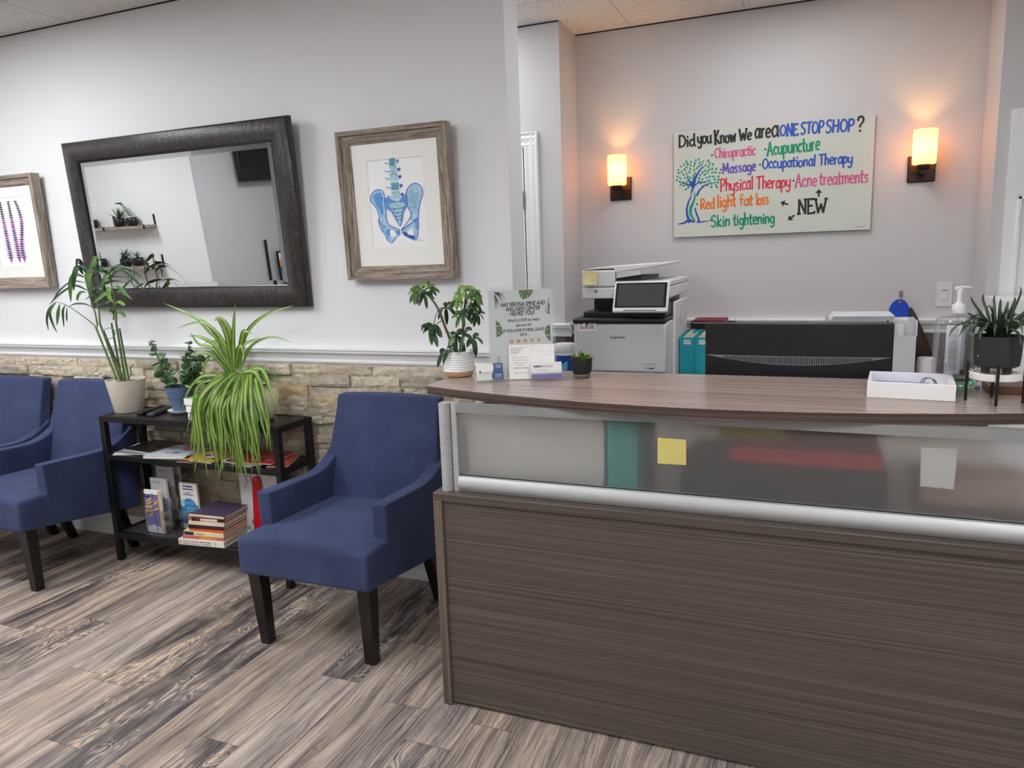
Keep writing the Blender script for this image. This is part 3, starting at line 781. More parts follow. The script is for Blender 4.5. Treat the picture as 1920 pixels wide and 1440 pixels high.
def art_pelvis(F, T):
    pw, ph = .135, .186
    q = MB(); F.rect(q, -pw, -ph + .004, pw, ph + .004, 1); pr = q.build('print', PRINT, T, smooth=False)
    q = MB(); F.rect(q, -pw - .001, ph + .0025, pw + .001, ph + .0045, 2); F.rect(q, -pw - .001, -ph + .004, -pw + .0005, ph + .004, 2); q.build('print_edge', M('mat_cut_edge', (176, 174, 168), .7), T, smooth=False)
    k = .27 / 800.0   # drawing units of the print
    def c(x, y): return ((x - 563) * k + (y - 690) * k * -.115 * 0, (700 - y) * k * 1.0)
    def pts(L): return [c(*p) for p in L]
    LB, MBl, DB, TE, LT = [M(n, col, .7, var=.22, vscale=90) for n, col in (('watercolour_pale_blue', (168, 205, 236)), ('watercolour_blue', (96, 152, 218)), ('watercolour_deep_blue', (58, 96, 190)), ('watercolour_teal', (96, 160, 176)), ('watercolour_pale_teal', (170, 208, 216)))]
    P1 = {LB: [], MBl: [], DB: [], TE: [], LT: []}
    q = {m: MB() for m in P1}
    def poly(m, L, h):
        if m in (MBl, TE):
            b = MB(); F.poly(b, pts(L), h); b.build('blue_print' if m is MBl else 'teal_print', m, pr, smooth=False)
        else: F.poly(q[m], pts(L), h)
    def st(m, L, wd, h): F.stroke(q[m], pts(L), tuple(v * k for v in (wd if isinstance(wd, tuple) else (wd, wd))), h)
    # hip bones
    poly(LB, [(178, 640), (185, 580), (235, 520), (310, 498), (365, 520), (392, 585), (380, 680), (398, 760), (390, 850), (405, 920), (345, 1010), (270, 900), (285, 830), (250, 720)], 2)
    poly(LB, [(700, 590), (730, 520), (800, 465), (870, 458), (935, 510), (945, 600), (900, 690), (872, 790), (860, 880), (790, 930), (720, 900), (755, 850), (745, 780), (715, 740)], 2)
    poly(MBl, [(215, 590), (260, 545), (330, 540), (365, 590), (350, 690), (355, 770), (330, 850), (300, 760), (255, 690)], 3)
    poly(LT, [(740, 590), (800, 520), (870, 500), (905, 560), (885, 650), (845, 720), (820, 830), (770, 850), (770, 760), (740, 700)], 3)
    poly(LB, [(270, 885), (350, 960), (420, 945), (580, 1020), (580, 1085), (545, 1095), (500, 1130), (440, 1175), (380, 1140), (355, 1070), (300, 1000)], 2)
    poly(LB, [(600, 1020), (760, 930), (850, 880), (830, 1040), (825, 1110), (790, 1155), (730, 1140), (620, 1090), (598, 1070)], 2)
    poly(MBl, [(380, 1000), (430, 1000), (425, 1080), (400, 1100), (360, 1050)], 3); poly(DB, [(600, 1040), (670, 1050), (700, 1090), (780, 1100), (800, 1140), (740, 1140), (640, 1090)], 3)
    poly(MBl, [(800, 900), (850, 890), (835, 1030), (805, 1010)], 3); poly(MBl, [(500, 1030), (575, 1030), (575, 1080), (540, 1085)], 3)
    wht = MB()
    for L in ([(430, 1010), (490, 1020), (525, 1075), (480, 1105), (430, 1095)], [(680, 1050), (755, 1000), (775, 1050), (765, 1095), (705, 1085)], [(400, 830), (430, 780), (470, 800), (530, 900), (570, 985), (480, 965), (410, 900)], [(690, 790), (730, 770), (755, 810), (740, 880), (640, 985), (625, 960), (660, 860)]): F.poly(wht, pts(L), 4)
    # sacrum
    poly(MBl, [(390, 620), (440, 590), (500, 640), (580, 660), (660, 600), (715, 570), (715, 720), (660, 800), (620, 930), (585, 985), (530, 900), (470, 790), (395, 740)], 3)
    poly(LT, [(440, 690), (560, 670), (690, 690), (640, 790), (600, 900), (585, 960), (540, 880), (490, 780)], 4)
    for (a, b) in ((740, 100), (790, 80), (835, 62), (880, 46)):
        st(DB, [(565 - b, a), (575, a + 14), (580 + b, a - 10)], (9, 9), 5)
        F.oval(q[TE], *c(575 - b * .62, a + 22), 15 * k, 9 * k, .3, 5); F.oval(q[TE], *c(580 + b * .62, a + 18), 15 * k, 9 * k, -.3, 5)
    # vertebrae
    for i, (y, hw_) in enumerate(((180, 48), (280, 54), (370, 58), (480, 60), (590, 62))):
        xx = 540 + i * 5
        poly(TE if i in (0, 3) else LT, [(xx - hw_, y - 42), (xx + hw_, y - 46), (xx + hw_ - 8, y), (xx + hw_, y + 40), (xx - hw_, y + 44), (xx - hw_ + 8, y)], 4)
        st(TE, [(xx - hw_, y - 40), (xx, y - 50), (xx + hw_, y - 44)], (8, 8), 5)
        poly(DB if i else TE, [(xx + hw_ - 2, y - 20), (xx + hw_ + 42, y - 30), (xx + hw_ + 58, y - 12), (xx + hw_ + 20, y + 22)], 4)
        st(MBl, [(xx - hw_, y + 6), (xx - hw_ - 50, y + 8), (xx - hw_ - 66, y - 14)], (13, 8), 4)
    # contours
    for L in ([(178, 640), (185, 580), (235, 520), (310, 498), (365, 520), (392, 585), (380, 680), (398, 760), (390, 850), (420, 945), (580, 1020)], [(178, 640), (250, 720), (285, 830), (270, 900), (300, 1000), (355, 1070), (380, 1140), (440, 1175), (510, 1120)],
              [(700, 590), (730, 520), (800, 465), (870, 458), (935, 510), (945, 600), (900, 690), (872, 790), (860, 880), (850, 1000), (825, 1110), (790, 1155), (640, 1090)], [(600, 1025), (760, 935), (850, 885)], [(715, 590), (718, 740), (752, 800), (740, 880), (600, 1020)]):
        st(DB, L, (9, 9), 6)
    for i in range(7):
        st(MBl, [(770 + i * 18, 540 + i * 6), (755 + i * 17, 650 + i * 8), (765 + i * 12, 760 + i * 6)], (5, 3), 5)
    nm = {LB: 'pale_blue_print', MBl: 'blue_line_print', DB: 'deep_blue_print', TE: 'teal_line_print', LT: 'pale_teal_print'}
    q[MBl].bm.verts.ensure_lookup_table()
    for m, b in q.items(): b.build(nm[m], m, pr, smooth=False)
    wht.build('paper_reserve', PRINT, pr, smooth=False)
    q2 = MB(); F.stroke(q2, pts([(835, 1165), (860, 1150), (870, 1180), (900, 1160), (915, 1168)]), (3 * k, 3 * k), 5); q2.build('signature', INK, pr, smooth=False)
picture(-1.678, 1.727, .268, .318, 'weathered wood framed blue watercolour of a pelvis beside the mirror', art_pelvis)
def art_spines(F, T):
    q = MB(); F.rect(q, -.135, -.182, .135, .190, 1); pr = q.build('print', PRINT, T, smooth=False)
    q = MB(); F.rect(q, -.136, .189, .136, .191, 2); F.rect(q, -.136, -.182, -.1345, .190, 2); q.build('print_edge', M('mat_cut_edge', (176, 174, 168), .7), T, smooth=False)
    pu, da, mg = M('ink_violet', (96, 70, 130), .7, var=.3, vscale=90), M('ink_slate', (62, 62, 78), .7, var=.3, vscale=90), M('ink_magenta', (176, 92, 168), .7, var=.3, vscale=90)
    Q = {pu: MB(), da: MB(), mg: MB()}; rg = random.Random(5)
    for sp, (cx0, sway) in enumerate(((-.050, 0.0), (.018, .0), (.075, .020))):
        for i in range(26):
            t = i / 25; v = .165 - .30 * t; u = cx0 + sway * math.sin(t * 5.2) + t * .008
            m = da if t < .28 else (pu if rg.random() < .55 else (mg if t > .3 else pu)); wv = .010 + .009 * t
            F.oval(Q[m], u, v, wv, .0056, .15, 2 + i % 2, 8)
            F.stroke(Q[da if i % 2 else m], [(u - wv * 1.5, v + .003), (u, v - .001), (u + wv * 1.5, v + .003)], (.0022, .0022), 4)
        F.poly(Q[mg], [(cx0 - .014 + .008 + sway * -.8, -.138), (cx0 + .02 + sway * -.8, -.138), (cx0 + .012 + sway * -.8, -.158), (cx0 + .006 + sway * -.8, -.168)], 3)
    for m, b in Q.items(): b.build({pu: 'violet_vertebrae', da: 'slate_vertebrae', mg: 'magenta_vertebrae'}[m], m, pr, smooth=False)
picture(-4.148, 1.712, .268, .304, 'weathered wood framed print of purple spines beyond the mirror', art_spines)

# ------------------------------------------------------------------ wall sconces of the office recess
BRONZE = M('oil_rubbed_bronze', (44, 34, 31), .38, .6, var=.15)
def shade_material():
    t = NT('amber_glass_shade')
    tl = t.new('ShaderNodeBsdfTranslucent'); tl.inputs[0].default_value = lin((250, 184, 104))
    df = t.new('ShaderNodeBsdfDiffuse'); df.inputs[0].default_value = lin((250, 236, 210))
    mx = t.new('ShaderNodeMixShader'); mx.inputs[0].default_value = .55; t.link(tl.outputs[0], mx.inputs[1]); t.link(df.outputs[0], mx.inputs[2])
    em = t.new('ShaderNodeEmission'); nz = t.noise(t.coord('Object'), 20, 2)
    t.link(t.ramp(nz, [(.3, lin((255, 196, 120))), (.7, lin((255, 202, 128)))]), em.inputs[0]); em.inputs[1].default_value = .27 * SCONCE_STRENGTH
    ad = t.new('ShaderNodeAddShader'); t.link(mx.outputs[0], ad.inputs[0]); t.link(em.outputs[0], ad.inputs[1]); t.link(ad.outputs[0], t.out.inputs[0])
    return t.m
SHADE = shade_material()
BULB = NT('bulb_glow'); BULB.p.inputs['Emission Color'].default_value = lin((255, 186, 98)); BULB.p.inputs['Emission Strength'].default_value = 62 * SCONCE_STRENGTH; BULB = BULB.m
def sconce(cx, label):
    T = thing('wall_sconce', label, 'wall lamp', (cx, YB, 1.85), group='pair of amber wall sconces')
    q = MB(); q.box(cx - .063, cx + .063, YB - .016, YB - .001, 1.788, 1.918); q.build('wall_plate', BRONZE, T, bevel=.005)
    q = MB(); q.box(cx - .016, cx + .016, YB - .110, YB - .012, 1.822, 1.850); q.lathe([(.030, 1.842), (.034, 1.848), (.034, 1.866)], (cx, YB - .098, 0), 20); q.build('arm', BRONZE, T, bevel=.002)
    q = MB(); q.lathe([(.006, 0), (.006, .006)], (cx + .042, YB - .016, 1.838), 10, mtx=Matrix.Rotation(R(90), 3, 'X')); q.lathe([(.006, 0), (.006, .006)], (cx - .042, YB - .016, 1.838), 10, mtx=Matrix.Rotation(R(90), 3, 'X')); q.build('screw', BRONZE, T)
    q = MB(); q.lathe([(.030, 1.866), (.050, 1.868), (.0535, 1.876), (.0535, 2.032), (.0505, 2.032)], (cx, YB - .098, 0), 36, caps=False); q.build('lamp_shade', SHADE, T, ang=50)
    q = MB(); q.ell((cx, YB - .098, 1.950), .020, .020, .026, nu=14, nv=9); q.build('bulb', BULB, T)
sconce(-1.061, 'amber glass wall sconce above the printer')
sconce(.488, 'amber glass wall sconce above the light switch')


# hand-drawn capitals and small letters as marker strokes: "w|stroke;stroke", points x,y with capital height 1; ~ = curved
HAND = {
 'D': '.62|.08,0 .10,1;~.0,1 .40,.96 .60,.55 .45,.12 .0,0', 'd': '.48|.44,1.05 .44,.1 .52,0;~.44,.5 .22,.58 .04,.3 .18,.02 .44,.2', 'i': '.2|.1,.58 .1,0;.1,.80 .12,.86', 'y': '.5|~.04,.58 .06,.2 .22,.06 .42,.2;~.44,.6 .44,.0 .36,-.32 .14,-.36 .06,-.22',
 'o': '.5|~.24,.6 .05,.42 .07,.12 .25,.0 .43,.14 .43,.46 .24,.6', 'u': '.52|~.06,.6 .06,.16 .22,0 .42,.16;.44,.6 .44,.08 .50,0', 'K': '.6|.08,0 .08,1;.0,1 .16,1;.0,0 .16,0;.52,1 .12,.45 .54,.0', 'k': '.5|.08,0 .08,1;.42,.62 .1,.3 .46,0', 'n': '.5|.08,.6 .08,0;~.08,.36 .22,.6 .40,.54 .42,.3 .42,0', 'w': '.7|.04,.6 .18,.0 .34,.5 .50,0 .66,.6',
 'W': '.84|.02,1 .22,.0 .42,.62 .60,0 .80,1;-.04,1 .10,1;.72,1 .88,1', 'e': '.46|~.06,.30 .40,.36 .38,.56 .20,.62 .05,.40 .08,.1 .26,0 .42,.1', 'a': '.5|~.42,.5 .24,.62 .05,.36 .12,.04 .28,.04 .42,.2;.44,.62 .43,.1 .50,0', 'r': '.38|.08,.6 .08,0;~.08,.36 .20,.58 .36,.58', 'O': '.66|~.32,1.0 .06,.72 .07,.25 .32,.0 .58,.27 .58,.74 .32,1.0',
 'N': '.66|.08,0 .08,1 .56,.0 .56,1;-.02,0 .18,0;.48,1 .66,1', 'E': '.54|.48,1 .06,1 .06,0 .52,.02 .54,.12;.06,.52 .36,.54', 'S': '.56|~.50,.88 .30,1.02 .08,.82 .20,.58 .46,.40 .44,.10 .22,-.02 .03,.14', 'T': '.6|.0,.97 .60,1.0;.30,.98 .30,0', 'P': '.54|.08,0 .08,1;~.02,1 .40,.98 .50,.74 .36,.50 .10,.48', 'H': '.64|.08,0 .08,1;.54,0 .54,1;.08,.5 .54,.54', '?': '.5|~.04,.72 .10,.96 .32,1.0 .46,.78 .34,.54 .22,.42 .22,.26;.20,.02 .24,.06',
 'C': '.58|~.50,.82 .34,1.0 .10,.80 .06,.32 .24,.02 .50,.16', 'h': '.5|.08,1.05 .08,0;~.08,.36 .22,.6 .40,.54 .42,.3 .42,0', 'p': '.5|.08,.6 .08,-.38;~.08,.48 .26,.62 .44,.40 .38,.08 .08,.1', 'c': '.42|~.38,.48 .24,.62 .06,.44 .07,.12 .24,0 .40,.12', 't': '.36|~.16,.95 .15,.16 .24,.0 .34,.10;.0,.60 .34,.62', 'A': '.66|.02,0 .32,1 .60,0;.14,.36 .50,.38;-.04,0 .10,0',
 'M': '.80|.06,0 .12,1 .38,.25 .64,1 .72,0', 's': '.42|~.36,.52 .20,.63 .07,.47 .18,.34 .34,.22 .24,.0 .04,.08', 'g': '.5|~.42,.5 .24,.62 .05,.38 .14,.06 .30,.06 .42,.2;~.44,.62 .44,.0 .36,-.32 .16,-.36 .06,-.22', 'l': '.2|.1,1.05 .1,0', 'f': '.38|~.36,.94 .22,1.04 .15,.82 .15,0;.0,.58 .34,.60', 'R': '.58|.08,0 .08,1;~.02,1 .40,.98 .48,.74 .36,.52 .10,.50;.18,.50 .54,.0', 'm': '.76|.08,.6 .08,0;~.08,.36 .20,.6 .36,.5 .38,0;~.38,.36 .52,.6 .66,.5 .68,0'}
def hand_text(F, q, body, a, b, cap, wd, rg):
    a = Vector(a); b = Vector(b); d = b - a; L = d.length; d = d / L; nrm = Vector((-d.y, d.x)); G = [HAND[c].split('|') for c in body]; tot = sum(float(g[0]) for g in G) + .06 * (len(G) - 1); x = 0.0
    for g in G:
        jx, jy, sc_ = rg.uniform(-.01, .01), rg.uniform(-.03, .03), rg.uniform(.95, 1.05)
        for st in g[1].split(';'):
            cv = st.startswith('~'); pts = []
            for p in st.lstrip('~').split():
                u, v_ = (float(k) for k in p.split(',')); e = a + d * ((x + u + jx) / tot * L) + nrm * ((v_ * sc_ + jy) * cap); pts.append((e.x, e.y))
            if cv: F.stroke(q, pts, (wd * 1.05, wd * .85), 1, 4 * (len(pts) - 1))
            else:
                for p0, p1 in zip(pts, pts[1:]):
                    e = (Vector(p1) - Vector(p0)).normalized() * wd * .3; F.stroke(q, [tuple(Vector(p0) - e), tuple(Vector(p1) + e)], (wd * 1.1, wd * .95), 1, 1)
        x += float(g[0]) + .06

# ------------------------------------------------------------------ glass writing board
def board():
    yb = YB - .022
    x0, x1, z0, z1 = -.752, .266, 1.562, 2.140
    T = thing('writing_board', 'pale glass writing board with coloured hand lettering on the back wall', 'whiteboard', ((x0 + x1) / 2, YB, z0))
    q = MB(); q.box(x0, x1, yb, yb + .006, z0, z1); q.build('glass_panel', M('board_glass_pale_green', (206, 210, 200), .12, var=.01, spec=.5), T, bevel=.001, seg=1)
    q = MB()
    for x in (x0 + .06, x1 - .06):
        for z in (z0 + .06, z1 - .06): q.lathe([(.012, 0), (.012, .016)], (x, yb + .021, z), 12, mtx=Matrix.Rotation(R(90), 3, 'X'))
    q.build('standoff', M('standoff_steel', (150, 150, 150), .4, .8), T)
    F = Face2D((0, yb, 0), (1, 0, 0), (0, 0, 1), .0006)
    def w(px, py): p = at(px, py, Y=yb); return (p.x, p.z)
    k = (w(1451, 300)[0] - w(1450, 300)[0])
    BK, PK, GN, PU, BL, RD, OR = [M(n, c, .6, var=.12, vscale=60) for n, c in (('marker_black', (40, 36, 36)), ('marker_rose', (206, 96, 140)), ('marker_green', (8, 142, 104)), ('marker_violet', (104, 82, 172)), ('marker_blue', (48, 84, 178)), ('marker_red', (216, 52, 78)), ('marker_orange', (228, 118, 32)))]
    rh = random.Random(5)
    def line(words, mat, wd=3.2):
        for (s_, ax, ay, bx, by, cap) in words:
            q = MB(); hand_text(F, q, s_, w(ax, ay), w(bx, by), cap * k, wd * k, rh); q.build('lettering', mat, T, smooth=False)
    line([('Did', 1272.5, 277, 1303, 273.5, 22), ('you', 1308, 270, 1334, 267, 25), ('Know', 1340.5, 271, 1380, 264.5, 25), ('We', 1386, 264, 1409, 261.5, 21), ('are', 1415.5, 260, 1445, 256.5, 28), ('a', 1447, 256.5, 1460, 255, 32), ('?', 1607, 247, 1619.5, 246, 27), ('NEW', 1496, 401.5, 1549.5, 398.5, 27)], BK, 4.0)
    for (x, y) in ((1335, 291), (1435, 280), (1352, 318), (1425, 309), (1344, 351), (1488, 339), (1307, 383), (1333, 413)):
        q = MB(); F.oval(q, *w(x, y), 2.0 * k, 2.0 * k, 0, 1, 8); q.build('bullet_dot', BK, T, smooth=False)
    for tip, tail in (((1535.4, 354.4), (1535, 369)), ((1463.5, 379.4), (1477.6, 383.2)), ((1477, 412.7), (1489.6, 403.3))):
        q = MB(); a, b = Vector(w(*tip)), Vector(w(*tail)); d = (a - b).normalized(); n = Vector((-d.y, d.x)); h = a - d * 7.5 * k
        F.poly(q, [a, h + n * 6.4 * k, h - n * 6.4 * k]); F.stroke(q, [tuple(b), tuple(h)], (3.4 * k, 3.4 * k)); q.build('arrow', BK, T, smooth=False)
    line([('ONE', 1462, 255, 1496.5, 252.5, 21), ('STOP', 1500.5, 251.5, 1544, 249, 21), ('SHOP', 1547.5, 248.5, 1600.5, 245.5, 22)], BL, 3.7); line([('Occupational', 1429.5, 316, 1528.5, 311, 20), ('Therapy', 1535, 309.5, 1598, 306, 20)], BL)
    line([('Chiropractic', 1340, 297, 1416.5, 290.5, 19), ('Acne', 1491, 351, 1531.5, 348, 24), ('treatments', 1536, 347, 1628, 342, 24)], PK)
    line([('Acupuncture', 1438.5, 292, 1537, 281, 25), ('Skin', 1333, 426, 1369, 423.5, 22), ('tightening', 1375, 423, 1452, 418, 22)], GN, 3.5)
    line([('Massage', 1355, 326, 1417, 319, 19)], PU); line([('Physical', 1350.5, 359.5, 1412, 354.5, 25), ('Therapy', 1418, 354.5, 1482, 350.5, 24)], RD)
    line([('Red', 1313.5, 392, 1339, 390.5, 20), ('light', 1345, 389.5, 1380, 386.5, 23), ('fat', 1387, 386, 1411.5, 384.5, 21), ('loss', 1417.5, 384, 1441.5, 382, 21)], OR, 3.6)
    q = MB(); F.text(q, 'Quartet', w(1604.5, 426.5), w(1622.5, 425.3), 3.2 * k, 0); q.build('maker_mark', M('mark_grey', (110, 112, 110), .6), T, smooth=False)
    # the tree drawing, in coordinates of its own enlarged view
    def z(L): return [w(1250 + x / 9.6, 320 + y / 9.6) for x, y in L]
    u = k / 9.6; q = MB()
    for L, a, b in (([(640, -60), (565, 40), (512, 150), (478, 270)], 18, 46), ([(490, 250), (465, 330), (430, 450)], 52, 10), ([(228, 215), (350, 238), (470, 275)], 9, 30), ([(372, 115), (400, 180), (462, 262)], 12, 30), ([(372, 296), (450, 268)], 10, 16),
                    ([(480, 282), (585, 212), (700, 200), (782, 150)], 24, 9), ([(540, 455), (580, 372), (655, 288), (740, 238), (815, 230)], 34, 9), ([(442, 460), (385, 590), (362, 720), (380, 830), (410, 900)], 20, 44), ([(205, 962), (300, 945), (385, 895)], 14, 40), ([(380, 915), (440, 905), (500, 930)], 60, 16),
                    ([(510, 670), (532, 760), (568, 850), (580, 930)], 20, 30), ([(545, 930), (650, 918), (772, 903)], 26, 9)):
        F.stroke(q, z(L), (a * 1.3 * u, b * 1.3 * u), 1)
    q.build('tree_branches', M('marker_navy', (28, 74, 168), .6), T, smooth=False)
    q = MB(); TL = M('marker_teal', (10, 150, 118), .6, var=.15, vscale=60)
    F.stroke(q, z([(492, 365), (510, 470), (470, 590), (430, 680)]), (12 * u, 66 * u), 2); F.stroke(q, z([(430, 680), (432, 770), (468, 850), (515, 915)]), (66 * u, 26 * u), 2)
    rg = random.Random(4); done = []
    for _ in range(1600):
        th, rr = rg.uniform(0, 2 * math.pi), math.sqrt(rg.random())
        x, y = 565 + 400 * rr * math.cos(th), 90 + 300 * rr * math.sin(th)
        if y > 230 and abs(x - 520) < 130: continue
        if y > 300 and x > 600: continue
        if abs(x - (560 - (y - 50) * .35)) < 40 and -60 < y < 260: continue
        if any((x - a) ** 2 + (y - b) ** 2 < 50 ** 2 for a, b in done): continue
        done.append((x, y)); a = math.atan2(-(y - 250), x - 480) + rg.uniform(-.4, .4)
        F.oval(q, *z([(x, y)])[0], rg.uniform(25, 32) * u, rg.uniform(17, 22) * u, a, 1, 9)
    q.build('tree_leaves', TL, T, smooth=False)
board()

# ------------------------------------------------------------------ office furniture along the back wall
OFFW = M('printer_white', (226, 226, 227), .45, var=.01); OFFG = M('printer_light_grey', (208, 209, 211), .5, var=.01)
def credenza():
    T = thing('credenza', 'long low office cabinet carrying the printer along the back wall', 'cabinet', (-.3, 3.95, 0))
    q = MB(); q.box(-1.29, .70, 3.56, 4.33, .715, .745); q.build('top', LAM, T, bevel=.002, seg=2)
    q = MB(); q.box(-1.28, .69, 3.60, 4.32, .06, .715); q.build('body', M('cabinet_light_beige', (206, 198, 190), .5), T, smooth=False)
    for i in range(4):
        a = -1.275 + i * .491
        q = MB(); q.box(a, a + .481, 3.582, 3.600, .08, .705); dr = q.build('door', M('cabinet_light_beige', (206, 198, 190), .5), T, bevel=.002, seg=2)
        q = MB(); q.box(a + .20, a + .28, 3.566, 3.584, .66, .67); q.build('handle', ALU, dr, smooth=False)
credenza()
CT = .745
def printer():
    T = thing('printer', 'white office printer with a tilted touch screen and document feeder below the wall sconce', 'printer', (-.89, 3.92, CT))
    DK = M('printer_black', (28, 28, 30), .4, var=.1); xa, xb, y0, y1 = -1.125, -.655, 3.60, 4.20
    q = MB(); q.box(xa, xb, y0, y0 + .05, .897, 1.140); fr = q.build('front_cover', OFFG, T, bevel=.012, seg=4)
    q = MB(); q.box(xa + .004, xb - .004, y0 + .045, y1, .765, 1.145); q.build('body', OFFW, T, bevel=.008)
    q = MB(); q.box(xa + .004, xb - .004, y0 + .006, y0 + .05, .768, .892); dr = q.build('paper_drawer', OFFG, T, bevel=.006)
    q = MB(); q.box(-.97, -.86, y0 + .001, y0 + .02, .872, .892); q.build('handle', M('printer_mid_grey', (120, 121, 124), .5), dr, bevel=.003)
    q = MB(); q.box(xa - .004, xb - .004, y0 - .006, y0 + .30, 1.140, 1.168); q.build('output_tray_rim', DK, T, bevel=.011, seg=4)
    q = MB(); q.box(xa + .035, xb - .16, y0 + .06, y0 + .36, 1.166, 1.196); q.build('output_tray', DK, T, bevel=.006)
    q = MB(); q.box(xa + .055, xb - .03, y0 + .20, y1 - .04, 1.15, 1.285); q.build('paper_exit', DK, T, smooth=False)
    q = MB(); q.box(xb - .17, xb - .006, y0 - .002, y0 + .20, 1.166, 1.240); q.build('screen_base', DK, T, bevel=.014)
    # scanner and feeder
    q = MB(); q.box(xa + .035, xb + .010, y0 + .05, y1 + .02, 1.262, 1.318); sc_ = q.build('scanner', OFFW, T, bevel=.006)
    q = MB(); q.box(xa + .10, xa + .113, y0 + .0485, y0 + .052, 1.293, 1.306); q.build('logo_square', M('logo_grey', (120, 112, 110), .5), sc_, smooth=False)
    q = MB(); q.box(xa + .035, xa + .205, y0 + .05, y1 - .02, 1.3205, 1.404); q.build('feeder', OFFW, T, bevel=.008)
    q = MB(); q.box(xa + .035, xb + .010, y0 + .07, y1 + .01, 1.3205, 1.348); q.build('scanner_lid', OFFW, T, bevel=.006)
    q = MB(); q.box(xa + .205, xa + .33, y0 + .085, y1 - .05, 1.349, 1.366); q.build('feeder_slot', DK, T, smooth=False)
    q = MB(); q.prism([(xa + .200, 1.410), (xa + .200, 1.392), (xb - .05, 1.418), (xb - .01, 1.424), (xb - .01, 1.434), (xa + .10, 1.418), (xa + .04, 1.410)], 1, y0 + .055, y1 - .06); q.build('feeder_tray', OFFW, T, bevel=.003)
    q = MB(); q.prism([(xa + .21, 1.362), (xa + .335, 1.378), (xa + .335, 1.404), (xa + .21, 1.398)], 1, y0 + .058, y0 + .080); q.build('feeder_guide', OFFG, T, bevel=.003)
    # side covers on the sconce side
    q = MB(); q.box(xb - .006, xb + .010, y0 + .20, y1 - .02, .80, 1.235); sd = q.build('side_cover', OFFW, T, bevel=.010)
    q = MB(); q.box(xb + .008, xb + .0125, y0 + .30, y0 + .36, 1.10, 1.19); q.build('latch', OFFG, sd, bevel=.003)
    # touch screen leaning back
    mt = Matrix.Translation((-.774, y0 - .050, 1.200)) @ Matrix.Rotation(R(-24), 4, 'X')
    q = MB(); q.box(-.135, .135, -.009, .012, 0, .158, mt); scr = q.build('touch_screen', OFFW, T, bevel=.007, seg=3)
    q = MB(); q.box(-.125, .125, -.0105, -.008, .022, .150, mt); q.build('bezel', M('bezel_black', (26, 25, 28), .25), scr, bevel=.0008, seg=1)
    q = MB(); q.box(-.113, .113, -.0115, -.010, .030, .142, mt); q.build('display', M('display_off_grey', (74, 72, 76), .2, var=.03), scr, smooth=False)
    q = MB(); q.box(-.08, .08, -.0100, -.0085, .006, .0105, mt); q.build('light_bar', M('indicator_grey', (96, 102, 106), .4), scr, smooth=False)
    # lettering on the cover
    F = Face2D((0, y0, 0), (1, 0, 0), (0, 0, 1), .0008); q = MB()
    def w(px, py): p = at(px, py, Y=y0); return (p.x, p.z)
    F.text(q, 'Canon', w(1144.5, 634.8), w(1171.5, 634.2), .0125, .025); F.text(q, 'imageRUNNER', w(1200, 683.5), w(1229, 684), .0042, .012); F.text(q, 'ADVANCE DX', w(1207, 688), w(1229, 688.4), .0034, 0.0); F.oval(q, *w(1211.5, 690.8), .003, .003); F.rect(q, *w(1216, 692), *w(1227, 690.4))
    q.build('lettering', INK, fr, smooth=False)
    q = MB(); F.rect(q, *w(1083.5, 621), *w(1117, 603)); st = q.build('service_sticker', WHITEP, fr, smooth=False)
    q = MB(); F.oval(q, *w(1089, 606.5), .0075, .0065, 0, 2); F.text(q, 'service', w(1086, 613), w(1100, 612.5), .005, .02, 0, 0, 2); F.rect(q, *w(1087, 616), *w(1097, 614.4), 2); q.build('sticker_red', M('sticker_red', (196, 44, 58), .6), st, smooth=False)
    q = MB(); F.rect(q, *w(1098, 611), *w(1103, 604), 2); F.rect(q, *w(1098, 616), *w(1102, 613), 2)
    for i in range(4): F.rect(q, *w(1105, 606 + i * 3.2), *w(1114, 604.8 + i * 3.2), 2)
    q.build('sticker_violet', M('sticker_violet', (88, 66, 130), .6), st, smooth=False)
printer()
sheet_px('sticky_note', 'crinkled pale yellow sticky note on the printer feeder', 'sticky note', M('sticky_note_pale', (222, 214, 158), .7, var=.06, vscale=60, bump=.5, bscale=40), 3.6485, (1094, 533.5), (1119.5, 534.5), (1121, 509), (1096, 507.5), curl=.012)

def canister():
    c = (-1.205, 3.70, CT + .004); T = thing('wipes_canister', 'white and blue tub of cleaning wipes beside the printer', 'wipes tub', (c[0], c[1], CT))
    c = Vector((-1.205, 3.70, 0))
    q = MB(); q.lathe([(.050, CT + .002), (.052, CT + .010), (.052, .985), (.048, .992)], c, 32); q.build('tub', M('tub_white', (236, 236, 238), .4), T)
    q = MB(); q.lathe([(.0526, CT + .03), (.0526, .968)], c, 32, caps=False); q.build('label_wrap', M('label_blue', (26, 74, 158), .4), T)
    q = MB()
    for k in range(9):
        a0 = R(-150 + k * 10); a1 = R(-150 + (k + 1) * 10); r = .0531
        q.face([q.v(c + Vector((r * math.cos(a), r * math.sin(a), z))) for a, z in ((a0, .86 + k * .004), (a1, .864 + k * .004), (a1, .90 + k * .005), (a0, .895 + k * .005))])
    q.build('label_swoosh', M('label_pale_blue', (112, 184, 222), .4), T)
    q = MB(); q.lathe([(.056, .985), (.058, .990), (.058, 1.018), (.054, 1.026), (.02, 1.030)], c, 32); q.build('lid', M('tub_white', (236, 236, 238), .4), T)
canister()

